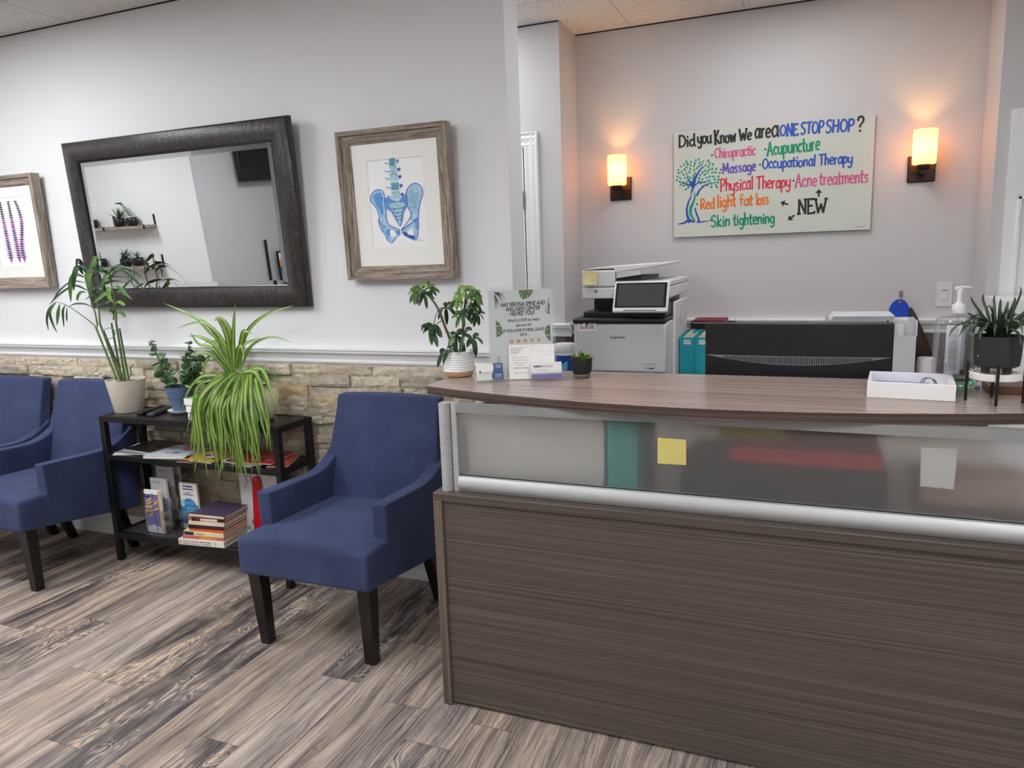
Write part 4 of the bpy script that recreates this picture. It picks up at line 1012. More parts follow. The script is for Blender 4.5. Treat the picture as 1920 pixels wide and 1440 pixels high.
def magfile(x, label):
    T = thing('magazine_file', label, 'file', (x + .04, 3.98, CT), group='turquoise magazine files')
    q = MB(); w_ = .076
    for a, b in ((x, x + .003), (x + w_ - .003, x + w_)):
        q.prism([(3.90, CT), (3.90, 1.042), (4.00, 1.050), (4.14, 1.055), (4.14, CT)], 0, a, b)
    q.box(x, x + w_, 3.898, 3.902, CT, 1.040); q.box(x, x + w_, 4.137, 4.141, CT, 1.055); q.box(x, x + w_, 3.90, 4.14, CT, CT + .004)
    q.build('box', TEAL2, T, smooth=False)
    q = MB(); q.box(x + .022, x + .058, 3.8965, 3.8985, 1.005, 1.028); lb = q.build('spine_label', WHITEP, T, smooth=False)
    F = Face2D((x + .024, 3.8965, 1.012), (1, 0, 0), (0, 0, 1), .0006); q = MB(); F.rect(q, .002, .004, .030, .007); q.build('label_line', M('label_ink_grey', (120, 130, 150), .6), lb, smooth=False)
    q = MB()
    for i in range(5): q.box(x + .008 + i * .012, x + .016 + i * .012, 3.91, 4.12, CT + .01, 1.032 + (i * 37 % 3) * .012)
    q.build('papers', M('file_papers', (232, 224, 208), .7), T, smooth=False)
magfile(-.640, 'turquoise magazine file standing next to the printer'); magfile(-.562, 'turquoise magazine file half hidden by the monitor, second from the printer')

def letter_tray():
    T = thing('letter_tray', 'stacked wire letter tray full of papers beside the printer', 'letter tray', (-.5, 4.24, CT))
    q = MB()
    for z in (CT + .01, .90, 1.06):
        for b in ((-.62, -.40, 4.155, 4.158), (-.62, -.40, 4.35, 4.353)): q.box(b[0], b[1], b[2], b[3], z, z + .03)
        q.box(-.62, -.40, 4.158, 4.35, z, z + .003)
    for x in (-.62, -.404):
        for y in (4.157, 4.348): q.box(x, x + .004, y, y + .004, CT, 1.10)
    q.build('rack', BLACKM, T, smooth=False)
    q = MB(); q.box(-.614, -.41, 4.17, 4.34, .904, .99); q.build('paper_stack', WHITEP, T, smooth=False)
letter_tray()
for i, (mat, lab) in enumerate(((WHITEP, 'white papers in the letter tray below the dark red folder'), (M('folder_maroon', (126, 28, 44), .5), 'dark red folder on top of the letter tray papers'))):
    q = MB(); z = 1.0635 + i * .030; q.box(-.614, -.45 + i * .01, 4.165, 4.345, z, z + (.028 if i == 0 else .013))
    tag(q.build('folder' if i else 'paper_stack', mat, bevel=.004), lab, 'folder' if i else 'paper stack')

def organizer():
    T = thing('desk_organizer', 'clear plastic file organizer holding white papers beside the monitor', 'organizer', (.38, 3.75, CT))
    PL = M('milky_case', (214, 216, 220), .35, var=.05, vscale=8); x0, x1 = .318, .430
    q = MB(); q.box(x0, x1, 3.66, 3.664, CT, 1.085); q.box(x0, x1, 3.80, 3.804, CT, 1.155); q.box(x0, x0 + .003, 3.66, 3.80, CT, 1.15); q.box(x1 - .003, x1, 3.66, 3.80, CT, 1.15); q.box(x0, x1, 3.66, 3.80, CT, CT + .004); q.box(x0, x1, 3.73, 3.733, CT, 1.14)
    q.build('case', PL, T, smooth=False)
    q = MB(); q.box(x0 + .006, x0 + .062, 3.70, 3.726, CT + .006, 1.128); q.box(x0 + .012, x0 + .085, 3.745, 3.79, CT + .006, 1.150); q.build('papers', WHITEP, T, smooth=False)
organizer()
def paper_riser():
    T = thing('paper_riser', 'grey shelf riser behind the monitor carrying printed sheets', 'shelf riser', (.22, 3.78, CT))
    q = MB(); q.box(.06, .30, 3.66, 3.94, 1.135, 1.150); q.box(.06, .075, 3.66, 3.94, CT, 1.135); q.box(.285, .30, 3.66, 3.94, CT, 1.135); q.build('riser', M('riser_grey', (150, 150, 154), .5), T, bevel=.002)
paper_riser()
q = MB()
for i in range(3): q.box(.075 + .006 * i, .330 + .004 * i, 3.665 - .003 * i, 3.90, 1.1505 + i * .008, 1.157 + i * .008)
tag(q.build('paper_stack', M('paper_grey_white', (214, 216, 222), .6), bevel=.001, seg=1), 'stack of grey white sheets above the corner of the monitor', 'paper stack')

def hanging_tag():
    y = YB - .012; T = thing('blue_tag', 'bright blue oval tag hanging from a clear hook on the back wall', 'tag', (.42, YB, 1.24))
    F = Face2D((0, y, 0), (1, 0, 0), (0, 0, 1), .0); q = MB(); n = 28
    pr = [(.423 + .050 * math.cos(2 * math.pi * i / n), 1.124 + (.074 if math.sin(2 * math.pi * i / n) > 0 else .085) * math.sin(2 * math.pi * i / n)) for i in range(n)]
    q.prism(pr, 1, y - .003, y); q.build('paddle', M('tag_blue', (24, 74, 200), .4), T, bevel=.001, seg=1)
    q = MB(); q.lathe([(.004, 0), (.007, .001), (.007, .002)], (.424, y - .003, 1.184), 14, mtx=Matrix.Rotation(R(90), 3, 'X')); q.build('eyelet', M('brass', (176, 150, 92), .3, .9), T)
    q = MB(); q.tube([(.421, y - .004, 1.176), (.424, y - .006, 1.195), (.428, y - .004, 1.215), (.432, y - .006, 1.195), (.428, y - .004, 1.176)], .0012, 6); q.build('ring', M('brass', (176, 150, 92), .3, .9), T)
    q = MB(); q.box(.418, .438, y + .004, y + .012, 1.205, 1.240); q.build('hook', CLEAR, T, bevel=.002)
hanging_tag()
def hanging_cap():
    q = MB(); BR = M('cap_brown_cloth', (62, 50, 42), .9, var=.15, vscale=30)
    pts = [(.462, 1.165), (.480, 1.160), (.510, 1.10), (.545, 1.02), (.585, .93), (.590, .885), (.56, .868), (.51, .872), (.488, .93), (.470, 1.03)]
    yb = YB - .03
    def ring(k, yy): return [q.v((.525 + (x - .525) * k, yy, 1.0 + (z - 1.0) * k)) for x, z in pts]
    rs = [ring(1.0, yb + .024), ring(1.0, yb), ring(.86, yb - .030), ring(.5, yb - .042)]
    for A, B in zip(rs, rs[1:]):
        for i in range(len(A)): q.face([A[i], A[(i + 1) % len(A)], B[(i + 1) % len(A)], B[i]])
    q.face(rs[0][::-1]); q.face(rs[-1])
    o = q.build('cloth_cap', BR, sub=2); tag(o, 'dark brown cloth cap hanging on the back wall beside the blue tag', 'cap')
hanging_cap()
def switch():
    T = thing('light_switch', 'white light switch plate on the back wall beside the sanitizer bottle', 'light switch', (.626, YB, 1.22))
    y = YB; q = MB(); q.box(.589, .663, y - .007, y - .001, 1.157, 1.284); q.build('plate', M('switch_white', (222, 220, 216), .35), T, bevel=.003)
    q = MB(); q.box(.610, .642, y - .010, y - .006, 1.188, 1.252); q.build('rocker', M('switch_white', (222, 220, 216), .35), T, bevel=.002)
    q = MB(); q.box(.611, .641, y - .0108, y - .0098, 1.238, 1.242); q.build('rocker_slot', M('switch_grey', (120, 116, 112), .5), T, smooth=False)
switch()
q = MB(); q.lathe([(.034, CT + .001), (.036, CT + .006), (.036, .978), (.033, .982), (.016, .982), (.015, .90)], (.478, 3.72, 0), 28); tag(q.build('paper_roll', M('tissue_white', (232, 226, 224), .9), bevel=.001, seg=1), 'white paper roll standing behind the sanitizer bottle', 'paper roll')
q = MB(); a = at(1871, 562, Y=3.74); q.box(a.x, a.x + .46, 3.74, 4.02, 0, a.z); tag(q.build('white_cabinet', M('cabinet_white', (240, 240, 241), .4, var=.01), bevel=.004), 'tall white cabinet behind the spiky plant at the door', 'cabinet')

# ------------------------------------------------------------------ things on the curved counter
KT = 1.067
def basis(yaw, lean):
    x = Vector((math.cos(yaw), math.sin(yaw), 0)); n = Vector((math.sin(yaw), -math.cos(yaw), 0))
    u = Vector((0, 0, 1)) * math.cos(lean) - n * math.sin(lean); nn = x.cross(u)
    return x, u, nn
def slab(q, o, x, u, n, a0, a1, b0, b1, c0, c1):
    m = Matrix(((x.x, n.x, u.x, o.x), (x.y, n.y, u.y, o.y), (x.z, n.z, u.z, o.z), (0, 0, 0, 1))); q.box(a0, a1, c0, c1, b0, b1, m)
def counter_sign():
    x, u, n = basis(R(20), R(7)); o = Vector((-1.042, 2.330, KT + .001)); W, H = .238, .322
    T = thing('acrylic_sign', 'clear acrylic sign with leaf border, black lettering and five gold stars on the counter', 'sign', tuple(o + x * W / 2))
    q = MB(); slab(q, o, x, u, n, 0, W, .004, H, .0015, .0035); slab(q, o, x, u, n, 0, W, .004, H, -.0035, -.0015)
    xf, uf, nf = basis(R(20), 0); slab(q, o, xf, uf, nf, 0, W, 0, .003, -.06, .006); q.build('acrylic_holder', CLEAR, T, smooth=False)
    q = MB(); slab(q, o, x, u, n, .008, W - .010, .006, H - .012, -.001, .001); pg = q.build('page', M('sign_page', (226, 227, 226), .5, var=.01), T, smooth=False)
    F = Face2D(o + n * .0012, x, u, .0004)
    def w(px, py):  # coordinates of the enlarged view of the sign
        lx = 258 + .034 * (py - 22); return ((px - lx) / 1026 * W, H - (py - 22 + .021 * (px - lx)) / 1385 * H)
    NV = M('sign_ink_navy', (26, 36, 50), .6); q = MB()
    for s, a, b, cap in (('HAS VERONA SPINE AND', (485, 320), (1152, 284), .0145), ('WELLNESS CENTER', (568, 386), (1080, 358), .0140), ('HELPED YOU?', (627, 452), (1000, 432), .0140), ('IF YOU LOVE IT HERE, LEAVE', (524, 700), (1138, 668), .0102), ('US A', (776, 752), (880, 747), .0102)):
        F.text(q, s, w(*a), w(*b), cap, .030, .28)
    for s, a, b, cap in (("We'd LOVE to hear", (586, 545), (1075, 520), .0100), ('about it!!', (718, 612), (950, 600), .0100)): F.text(q, s, w(*a), w(*b), cap, .024)
    q.build('lettering', NV, pg, smooth=False)
    GO = M('star_gold', (224, 158, 30), .5)
    for cx, cy in ((652, 834), (755, 829), (857, 823), (958, 815), (1060, 808)):
        q = MB(); c = w(cx, cy); F.poly(q, [(c[0] + r * math.sin(a), c[1] + r * math.cos(a)) for a, r in [(i * math.pi / 5, .0092 if i % 2 == 0 else .0040) for i in range(10)]]); q.build('star', GO, pg, smooth=False)
    G1, G2 = M('leaf_print_green', (96, 124, 74), .6), M('leaf_print_slate', (46, 66, 68), .6); qa, qb, qc = MB(), MB(), MB()
    def P(L): return [w(*p) for p in L]
    F.poly(qa, P([(752, 76), (860, 66), (972, 68), (960, 110), (925, 160), (870, 195), (815, 208), (775, 165), (760, 120)]))
    F.poly(qa, P([(412, 515), (470, 560), (510, 640), (518, 715), (470, 755), (425, 770), (418, 640)])); F.poly(qa, P([(1225, 590), (1240, 838), (1190, 800), (1150, 720), (1148, 640), (1185, 600)]))
    for L in ([(800, 190), (870, 120), (940, 78)], [(430, 760), (460, 690), (440, 560)], [(1232, 800), (1200, 700), (1222, 610)]): F.stroke(qb, P(L), (.0012, .0006), 2)
    for L in ([(775, 120), (800, 128)], [(800, 175), (822, 150)], [(880, 170), (890, 145)], [(905, 95), (930, 110)], [(420, 605), (500, 595)], [(440, 690), (470, 720)], [(1165, 665), (1190, 640)], [(1170, 745), (1235, 735)]): F.stroke(qc, P(L), (.0030, .0008), 2)
    for i, e in enumerate(((402, 358), (428, 345), (455, 325), (470, 285))): F.stroke(qa, P([(392, 140), ((392 + e[0]) / 2 + 8, (140 + e[1]) / 2), e]), (.0050, .0006), 1)
    for e in ((505, 245), (530, 220), (552, 188), (530, 140), (470, 190)): F.stroke(qb, P([(394, 104), ((394 + e[0]) / 2 + 14, (104 + e[1]) / 2 - 12), e]), (.0042, .0005), 1)
    for e, o_ in (((1206, 165), (1216, 330)), ((1178, 235), (1216, 360)), ((1160, 300), (1218, 385)), ((1132, 342), (1220, 420)), ((1190, 340), (1222, 428))): F.stroke(qb, P([o_, ((e[0] + o_[0]) / 2 - 6, (e[1] + o_[1]) / 2 + 14), e]), (.0040, .0005), 1)
    for a in range(5): F.stroke(qb, P([(440, 1062 + a * 36), (470, 1075 + a * 38), (512, 1068 + a * 44)]), (.0030, .0005), 1)
    qa.build('leaf_print', G1, pg, smooth=False); qb.build('dark_leaf_print', G2, pg, smooth=False); qc.build('leaf_vein_print', M('sign_page', (226, 227, 226)), pg, smooth=False)
    # letter leaning against the sign
    o2 = o + n * .016 + x * .074 ; xl, ul, nl = basis(R(20), R(11)); Wl, Hl = .158, .120
    q = MB(); slab(q, o2, xl, ul, nl, 0, Wl, 0, Hl, -.0006, .0006); L = q.build('gift_letter', WHITEP, smooth=False)
    tag(L, 'white printed letter with red handwriting leaning on the acrylic sign', 'letter')
    F2 = Face2D(o2 + nl * .0008, xl, ul, .0003); q = MB(); q2 = MB()
    F2.text(q, 'Verona Spine & Wellness Center', (.007, Hl - .011), (.065, Hl - .011), .0026, .0)
    rb = random.Random(12)
    def blur(x0, x1, y, h):
        while x0 < x1:
            l = rb.uniform(.0025, .006); F2.rect(q, x0, y, min(x1, x0 + l), y + h); x0 += l + .0011
    for i, wd in enumerate((.042, .030, .036, .026)): blur(.007, .007 + wd, Hl - .0162 - i * .0052, .0015)
    for i, (s, wd) in enumerate((('This card entitles you to a', .060), ('free birthday adjustment,', .058), ('massage, acupuncture', .050), ('treatment or', .030), ('', 0), ('', 0), ('*Expires In 3 Months*', .048))):
        if i == 4: blur(.015, .065, Hl - .046 - i * .0090, .0022)
        if s: F2.text(q, s, (.040 - wd / 2, Hl - .046 - i * .0090), (.040 + wd / 2, Hl - .046 - i * .0090), .0034, .0)
    q.build('printed_text', M('letter_ink_grey', (82, 84, 92), .6), L, smooth=False)
    rg = random.Random(8)
    for r_, (yy, xs) in enumerate(((.111, ((.075, .085), (.090, .098), (.100, .107), (.112, .114))), (.100, ((.076, .098), (.104, .117))), (.093, ((.094, .100), (.113, .120), (.130, .135), (.140, .150))), (.083, ((.112, .128), (.134, .148))))):
        for a, b in xs:
            m_ = max(2, int((b - a) / .0022)); F2.stroke(q2, [(a + (b - a) * i / m_, Hl - .119 + yy + (rg.uniform(-.0016, .0022))) for i in range(m_ + 1)], (.0006, .0006), 2)
    q2.build('red_handwriting', M('pen_red', (204, 86, 84), .6), L, smooth=False)
counter_sign()

CARDCLEAR = clear_plastic('clear_card_case', (252, 253, 253), .02, .12)
def card_holder(o, yaw, label, purple):
    x, u, n = basis(yaw, R(10)); o = Vector(o); W = .110 if purple else .098
    T = thing('card_holder', label, 'card holder', tuple(o + x * W / 2), group='clear card holders on the counter')
    xf, uf, nf = basis(yaw, 0)
    q = MB(); slab(q, o, x, u, n, 0, W, .001, .030, .019, .0205); slab(q, o, x, u, n, 0, W, .004, .060, -.004, -.0025); slab(q, o, xf, uf, nf, 0, W, .0008, .003, -.010, .021)
    for a in (0, W - .0015): slab(q, o, x, u, n, a, a + .0015, .002, .034, -.003, .020)
    q.build('acrylic_case', CARDCLEAR, T, smooth=False)
    q = MB()
    slab(q, o, x, u, n, .003, W - .003, .005, .062, 0, .015)
    st = q.build('business_cards', WHITEP, T, smooth=False)
    F = Face2D(o + n * .0152, x, u, .0004); k = W / 240.
    def w(px, py): return (px * k, .056 - py * k)
    if purple:
        q = MB(); F.rect(q, .003, .005, W - .003, .021); F.rect(q, .003, .0225, W - .003, .0245); q.build('violet_band', M('card_violet', (128, 116, 176), .5), st, smooth=False)
        q = MB(); F.text(q, 'MBH', (.012, .0450), (.042, .0450), .0066, .03); F.text(q, 'PHYSICAL', (.046, .0485), (.078, .0485), .0026, .01); F.text(q, 'THERAPY', (.046, .0445), (.076, .0445), .0026, .01); q.build('lettering', M('card_ink_navy', (40, 44, 110), .6), st, smooth=False)
        q = MB(); F.rect(q, .026, .0335, .066, .0347); q.build('small_print', M('card_ink_olive', (150, 160, 96), .6), st, smooth=False)
    else:
        q = MB(); N = 14; F.poly(q, [(W - .003, .062)] + [(W * .60 + .004 * math.sin(i / N * 2 * math.pi), 0.062 - .057 * i / N) for i in range(N + 1)] + [(W - .003, .005)]); q.build('blue_panel', M('card_blue', (72, 94, 148), .5), st, smooth=False)
        q = MB(); F.text(q, 'VERONA SPINE', (.022, .030), (.052, .030), .0032, .0); F.text(q, '& WELLNESS CENTER', (.023, .0265), (.052, .0265), .0018, .0); F.oval(q, .0155, .034, .0045, .0035); F.stroke(q, [(.0155, .032), (.0155, .0255)], (.001, .0018)); q.build('lettering', M('card_ink_grey', (90, 92, 90), .6), st, smooth=False)
        q = MB()
        for i, (a, y) in enumerate(((.064, .0555), (.070, .0525), (.072, .0495), (.068, .0465), (.074, .0185), (.066, .0155), (.064, .0105))): F.rect(q, a, y, .089, y + .0009, 2)
        F.rect(q, .066, .0215, .089, .0236, 2); q.build('small_print', WHITEP, st, smooth=False)
card_holder((-1.067, 2.278, KT), R(32), 'clear card holder with white and blue business cards beside the ribbed plant pot', False)
card_holder((-.890, 2.344, KT), R(24), 'clear card holder with white and violet cards in front of the gift letter', True)

def soil(q_r, c, z, parent):
    q = MB(); q.lathe([(.0005, z + .004), (q_r * .6, z + .003), (q_r, z)], c, 24); q.build('soil', M('potting_soil', (66, 50, 40), .95, var=.4, vscale=120, bump=.8), parent)
LEAFD = M('leaf_dark_green', (42, 72, 42), .4, var=.25, vscale=25); LEAFM = M('leaf_mid_green', (74, 112, 50), .4, var=.25, vscale=25); LEAFL = M('leaf_fresh_green', (112, 150, 64), .42, var=.2, vscale=25)
STEMG = M('stem_green_brown', (92, 98, 62), .6, var=.2); 

# white ribbed pot with an umbrella plant
def umbrella_plant():
    c = Vector((-1.188, 2.395, 0)); T = thing('umbrella_plant', 'umbrella plant with two leaning stems in a white ribbed pot on the counter end', 'potted plant', (c.x, c.y, KT))
    pr = [(.042, KT + .0005), (.051, KT + .006), (.0545, KT + .020)]
    q = MB(); q.lathe(pr + [(.0555, KT + .022)], c, 40); q.build('pot_base', M('bare_clay', (196, 166, 132), .8), T, ang=50)
    rb = [(.0556, KT + .021)]; z = KT + .021
    for i in range(9):
        rb += [(.0558, z + .0008), (.0580, z + .0036), (.0580, z + .0056), (.0558, z + .0080)]; z += .0082
    rb += [(.0545, z), (.051, z - .002), (.050, z - .02)]
    q = MB(); q.lathe(rb, c, 48); q.build('pot', M('glazed_white', (232, 233, 234), .25), T, ang=60)
    soil(.0505, c, z - .014, T)
    Y = c.y
    def A(px, py, dy=0): return at(px, py, Y=Y + dy)
    stems = MB()
    s1 = [Vector((c.x - .005, c.y, KT + .085)), A(838, 622), A(822, 580, -.02), A(806, 557, -.02), A(792, 545, -.02)]
    s2 = [Vector((c.x + .012, c.y + .005, KT + .085)), A(868, 630), A(869, 600), A(872, 570), A(874, 548)]
    stems.tube(smooth(s1, 16), [.0060 - .0030 * i / 16 for i in range(17)], 8); stems.tube(smooth(s2, 16), [.0062 - .0026 * i / 16 for i in range(17)], 8)
    leaves = MB(); rg = random.Random(21); mats = [LEAFD, LEAFM, LEAFL]
    def whorl(base, hub, n, L, wd, droop, mi, start=0.0):
        stems.mi = 0; stems.tube(smooth([base, base.lerp(hub, .5) + Vector((0, 0, .004)), hub], 6), .0016, 6)
        ax = (hub - base).normalized(); a = ax.orthogonal().normalized(); b = ax.cross(a)
        for k in range(n):
            th = start + 2 * math.pi * k / n + rg.uniform(-.2, .2); d = (a * math.cos(th) + b * math.sin(th)); l = L * rg.uniform(.8, 1.1)
            d = (d + ax * rg.uniform(.05, .35)).normalized()
            p0 = hub; p1 = hub + d * l * .35 + Vector((0, 0, .002)); p2 = hub + d * l * .75 - Vector((0, 0, droop * l * .35)); p3 = hub + d * l - Vector((0, 0, droop * l * .8))
            leaves.mi = mi if rg.random() < .75 else rg.randrange(3)
            leaves.leaf([p0, p1, p2, p3], wd * rg.uniform(.70, .95), up=(.25, -.6, .75), n=8, prof=lambda t: max(.03, math.sin(math.pi * min(1, t * .92 + .03)) ** .8 * (.25 if t < .08 else 1)), fold=.22)
    # crowns of both stems and side leaves
    for hx, hy, dy, mi in ((790, 538, -.02, 2), (778, 548, -.05, 1), (805, 540, .02, 1), (796, 552, -.06, 0), (785, 545, .03, 0)): whorl(s1[-1] - Vector((0, 0, .01)), A(hx, hy, dy), 7, .038, .0165, .42, mi, rg.random() * 6)
    for hx, hy, dy, mi in ((873, 540, 0, 2), (862, 552, -.03, 2), (888, 552, -.03, 1), (856, 566, -.03, 1), (890, 570, -.02, 0), (878, 582, -.05, 0), (866, 590, -.04, 1), (884, 548, .04, 1), (895, 590, -.01, 0)): whorl(s2[-1].lerp(s2[-3], rg.random() * .8), A(hx, hy, dy), 7, .038, .0160, .45, mi, rg.random() * 6)
    for fr, hx, hy, dy, n_ in ((s1[-3], 836, 578, .02, 5), (s1[2], 812, 610, -.03, 6), (s1[2].lerp(s1[1], .5), 806, 618, -.05, 5), (s1[1], 856, 630, -.04, 6), (s1[1], 846, 655, -.06, 3), (s2[1], 888, 636, -.02, 4), (s2[1], 872, 626, -.05, 4), (s1[1].lerp(s1[0], .4), 836, 660, -.05, 3)): whorl(fr, A(hx, hy, dy), n_, .046, .021, .75, 0, rg.random() * 6)
    stems.build('stems', STEMG, T); leaves.build('leaves', mats, T, ang=80)
umbrella_plant()

def succulent():
    c = Vector((-.735, 2.440, 0)); T = thing('succulent', 'small green succulent in a matt black cup with a pale striped base', 'potted plant', (c.x, c.y, KT))
    q = MB(); q.lathe([(.022, KT + .0005), (.026, KT + .003), (.0285, KT + .014)], c, 32); q.build('cup_base', M('stoneware_sand', (186, 172, 152), .7), T)
    q = MB()
    for z in (.004, .009): q.lathe([(.0268 + z * .18, KT + z), (.0276 + z * .18, KT + z + .0012), (.0272 + z * .18, KT + z + .0024)], c, 32, caps=False)
    q.build('stripes', M('stripe_black', (36, 34, 34), .6), T)
    q = MB(); q.lathe([(.0285, KT + .014), (.034, KT + .026), (.0362, KT + .060), (.0362, KT + .068), (.034, KT + .068), (.033, KT + .055)], c, 36); q.build('cup', M('matt_black_ceramic', (34, 35, 36), .55), T, ang=50)
    soil(.033, c, KT + .058, T)
    q = MB(); rg = random.Random(2)
    for i in range(34):
        th = rg.uniform(0, 6.28); el = rg.uniform(.25, 1.2); d = Vector((math.cos(th) * math.cos(el), math.sin(th) * math.cos(el), math.sin(el))); b = c + Vector((math.cos(th) * .014, math.sin(th) * .014, KT + .060)) ; l = rg.uniform(.022, .042)
        q.mi = rg.choice((0, 0, 1)); q.leaf([b, b + d * l * .5, b + d * l + Vector((0, 0, -.003 + .005 * rg.random()))], rg.uniform(.010, .015), n=6, fold=.3)
    q.build('leaves', [LEAFL, LEAFM], T, ang=80)
succulent()

def tray():
    o = Vector((.149, 2.262, KT)); yaw = R(-5.5); m = Matrix.Translation(o) @ Matrix.Rotation(yaw, 4, 'Z'); W, D_, H = .215, .195, .045
    TR = thing('paper_tray', 'open white square tray holding violet paper and a steel binder clip on the counter', 'tray', tuple(o), yaw)
    wht = M('lacquer_white', (242, 242, 243), .3, var=.01); q = MB(); t = .011
    q.box(0, W, 0, t, 0, H, m); q.box(0, W, D_ - t, D_, 0, H, m); q.box(0, t, t, D_ - t, 0, H, m); q.box(W - t, W, t, D_ - t, 0, H, m); q.box(t, W - t, t, D_ - t, 0, .006, m)
    q.build('tray', wht, TR, bevel=.0015, seg=2)
    q = MB(); q.box(t + .006, W - t - .045, t + .006, D_ - t - .006, .0064, .019, m); tag(q.build('note_pad', M('violet_paper', (126, 124, 190), .6)), 'pad of violet paper inside the white tray', 'note pad')
    q = MB(); R_ = .019
    for dx, rot in ((0, .2), (.006, -.5)):
        P = [m @ Vector((.150 + dx + R_ * math.cos(a) * math.cos(rot), .09 + R_ * math.cos(a) * math.sin(rot), .0290 + R_ * math.sin(a))) for a in [2 * math.pi * i / 24 for i in range(25)]]
        q.tube(P, .0014, 6, cap=False)
    q.box(.132, .176, .078, .104, .0064, .012, m)
    tag(q.build('key_ring', M('ring_steel', (120, 116, 116), .25, .9)), 'steel rings standing inside the white tray', 'rings')
tray()

def sanitizer():
    c = Vector((.392, 2.472, 0)); T = thing('sanitizer_bottle', 'clear pump bottle of hand sanitizer with a little green gel left', 'pump bottle', (c.x, c.y, KT))
    m = Matrix.Translation(c) @ Matrix.Rotation(R(20), 4, 'Z')
    def ring(hx, hy, z, n=24, e=3.2): return [m @ Vector((hx * abs(math.cos(a)) ** (2 / e) * (1 if math.cos(a) >= 0 else -1), hy * abs(math.sin(a)) ** (2 / e) * (1 if math.sin(a) >= 0 else -1), z)) for a in [2 * math.pi * i / n for i in range(n)]]
    def skin(q, R_):
        V = [[q.v(p) for p in r] for r in R_]
        for A, B in zip(V, V[1:]):
            for i in range(len(A)): q.face([A[i], A[(i + 1) % len(A)], B[(i + 1) % len(A)], B[i]])
        q.face(V[0][::-1]); q.face(V[-1])
    q = MB(); skin(q, [ring(.053, .030, KT + .001), ring(.058, .034, KT + .006), ring(.0600, .035, KT + .10), ring(.0595, .035, KT + .190), ring(.056, .033, KT + .203), ring(.040, .026, KT + .210), ring(.017, .016, KT + .213, e=2.2), ring(.0145, .0145, KT + .225, e=2)])
    q.build('bottle', clear_plastic('clear_bottle', (250, 252, 252), .25), T, ang=50)
    q = MB(); skin(q, [ring(.051, .028, KT + .003), ring(.056, .032, KT + .007), ring(.057, .033, KT + .030)]); q.build('gel', clear_plastic('green_gel', (206, 240, 220), .2), T, ang=50)
    q = MB(); F = Face2D(m @ Vector((-.050, -.0362, KT + .045)), m.to_3x3() @ Vector((1, 0, 0)), (0, 0, 1), .0002); W, H = .044, .142
    o = F.p(0, 0, 0); lb = MB(); lb.face([lb.v(F.p(a, b, 1)) for a, b in ((0, 0), (W, 0), (W, H), (0, H))]); L = lb.build('back_label', M('label_white', (232, 236, 242), .5), T, smooth=False)
    q = MB(); F.k = .0005; rg = random.Random(6)
    for i in range(36):
        y = H - .008 - i * .0035
        if i in (4, 9, 10, 15, 22, 28): F.rect(q, .010, y, .034, y + .0004); continue
        x_ = .010
        while x_ < .033:
            l = rg.uniform(.002, .006); F.rect(q, x_, y, min(x_ + l, .034), y + .0012); x_ += l + .0010
    for i in range(12): F.rect(q, .002, .004 + i * .0026, .007, .0053 + i * .0026)
    q.build('label_text', M('label_text_grey', (96, 100, 112), .6), L, smooth=False)
    b2 = MB(); F2 = Face2D(m @ Vector((.046, .0362, KT + .045)), m.to_3x3() @ Vector((-1, 0, 0)), (0, 0, 1), .0002); b2.face([b2.v(F2.p(a, b, 1)) for a, b in ((0, 0), (.055, 0), (.055, .115), (0, .115))]); b2.build('front_label', M('label_grey_lilac', (190, 186, 200), .5), T, smooth=False)
    wp = M('pump_white', (240, 240, 240), .35)
    q = MB(); q.lathe([(.0165, KT + .218), (.0172, KT + .220), (.0172, KT + .240), (.0155, KT + .243), (.010, KT + .244), (.0095, KT + .248), (.0055, KT + .250), (.005, KT + .268), (.007, KT + .282), (.007, KT + .288)], c, 24); q.build('pump', wp, T, ang=45)
    dv = m.to_3x3() @ Vector((1, .15, 0)); q = MB(); q.tube(smooth([c + Vector((0, 0, KT + .290)) - dv * .014, c + Vector((0, 0, KT + .292)) + dv * .01, c + Vector((0, 0, KT + .291)) + dv * .030, c + Vector((0, 0, KT + .288)) + dv * .036], 10), [.0045] * 5 + [.0036] * 6, 10); q.build('spout', wp, T)
    q = MB(); q.tube(smooth([c + Vector((0, 0, KT + .22)), c + Vector((.002, 0, KT + .12)), c + dv * .012 + Vector((0, 0, KT + .012))], 10), .003, 8); q.build('dip_tube', clear_plastic('milky_plastic', (238, 240, 243), .5, .2), T)
sanitizer()

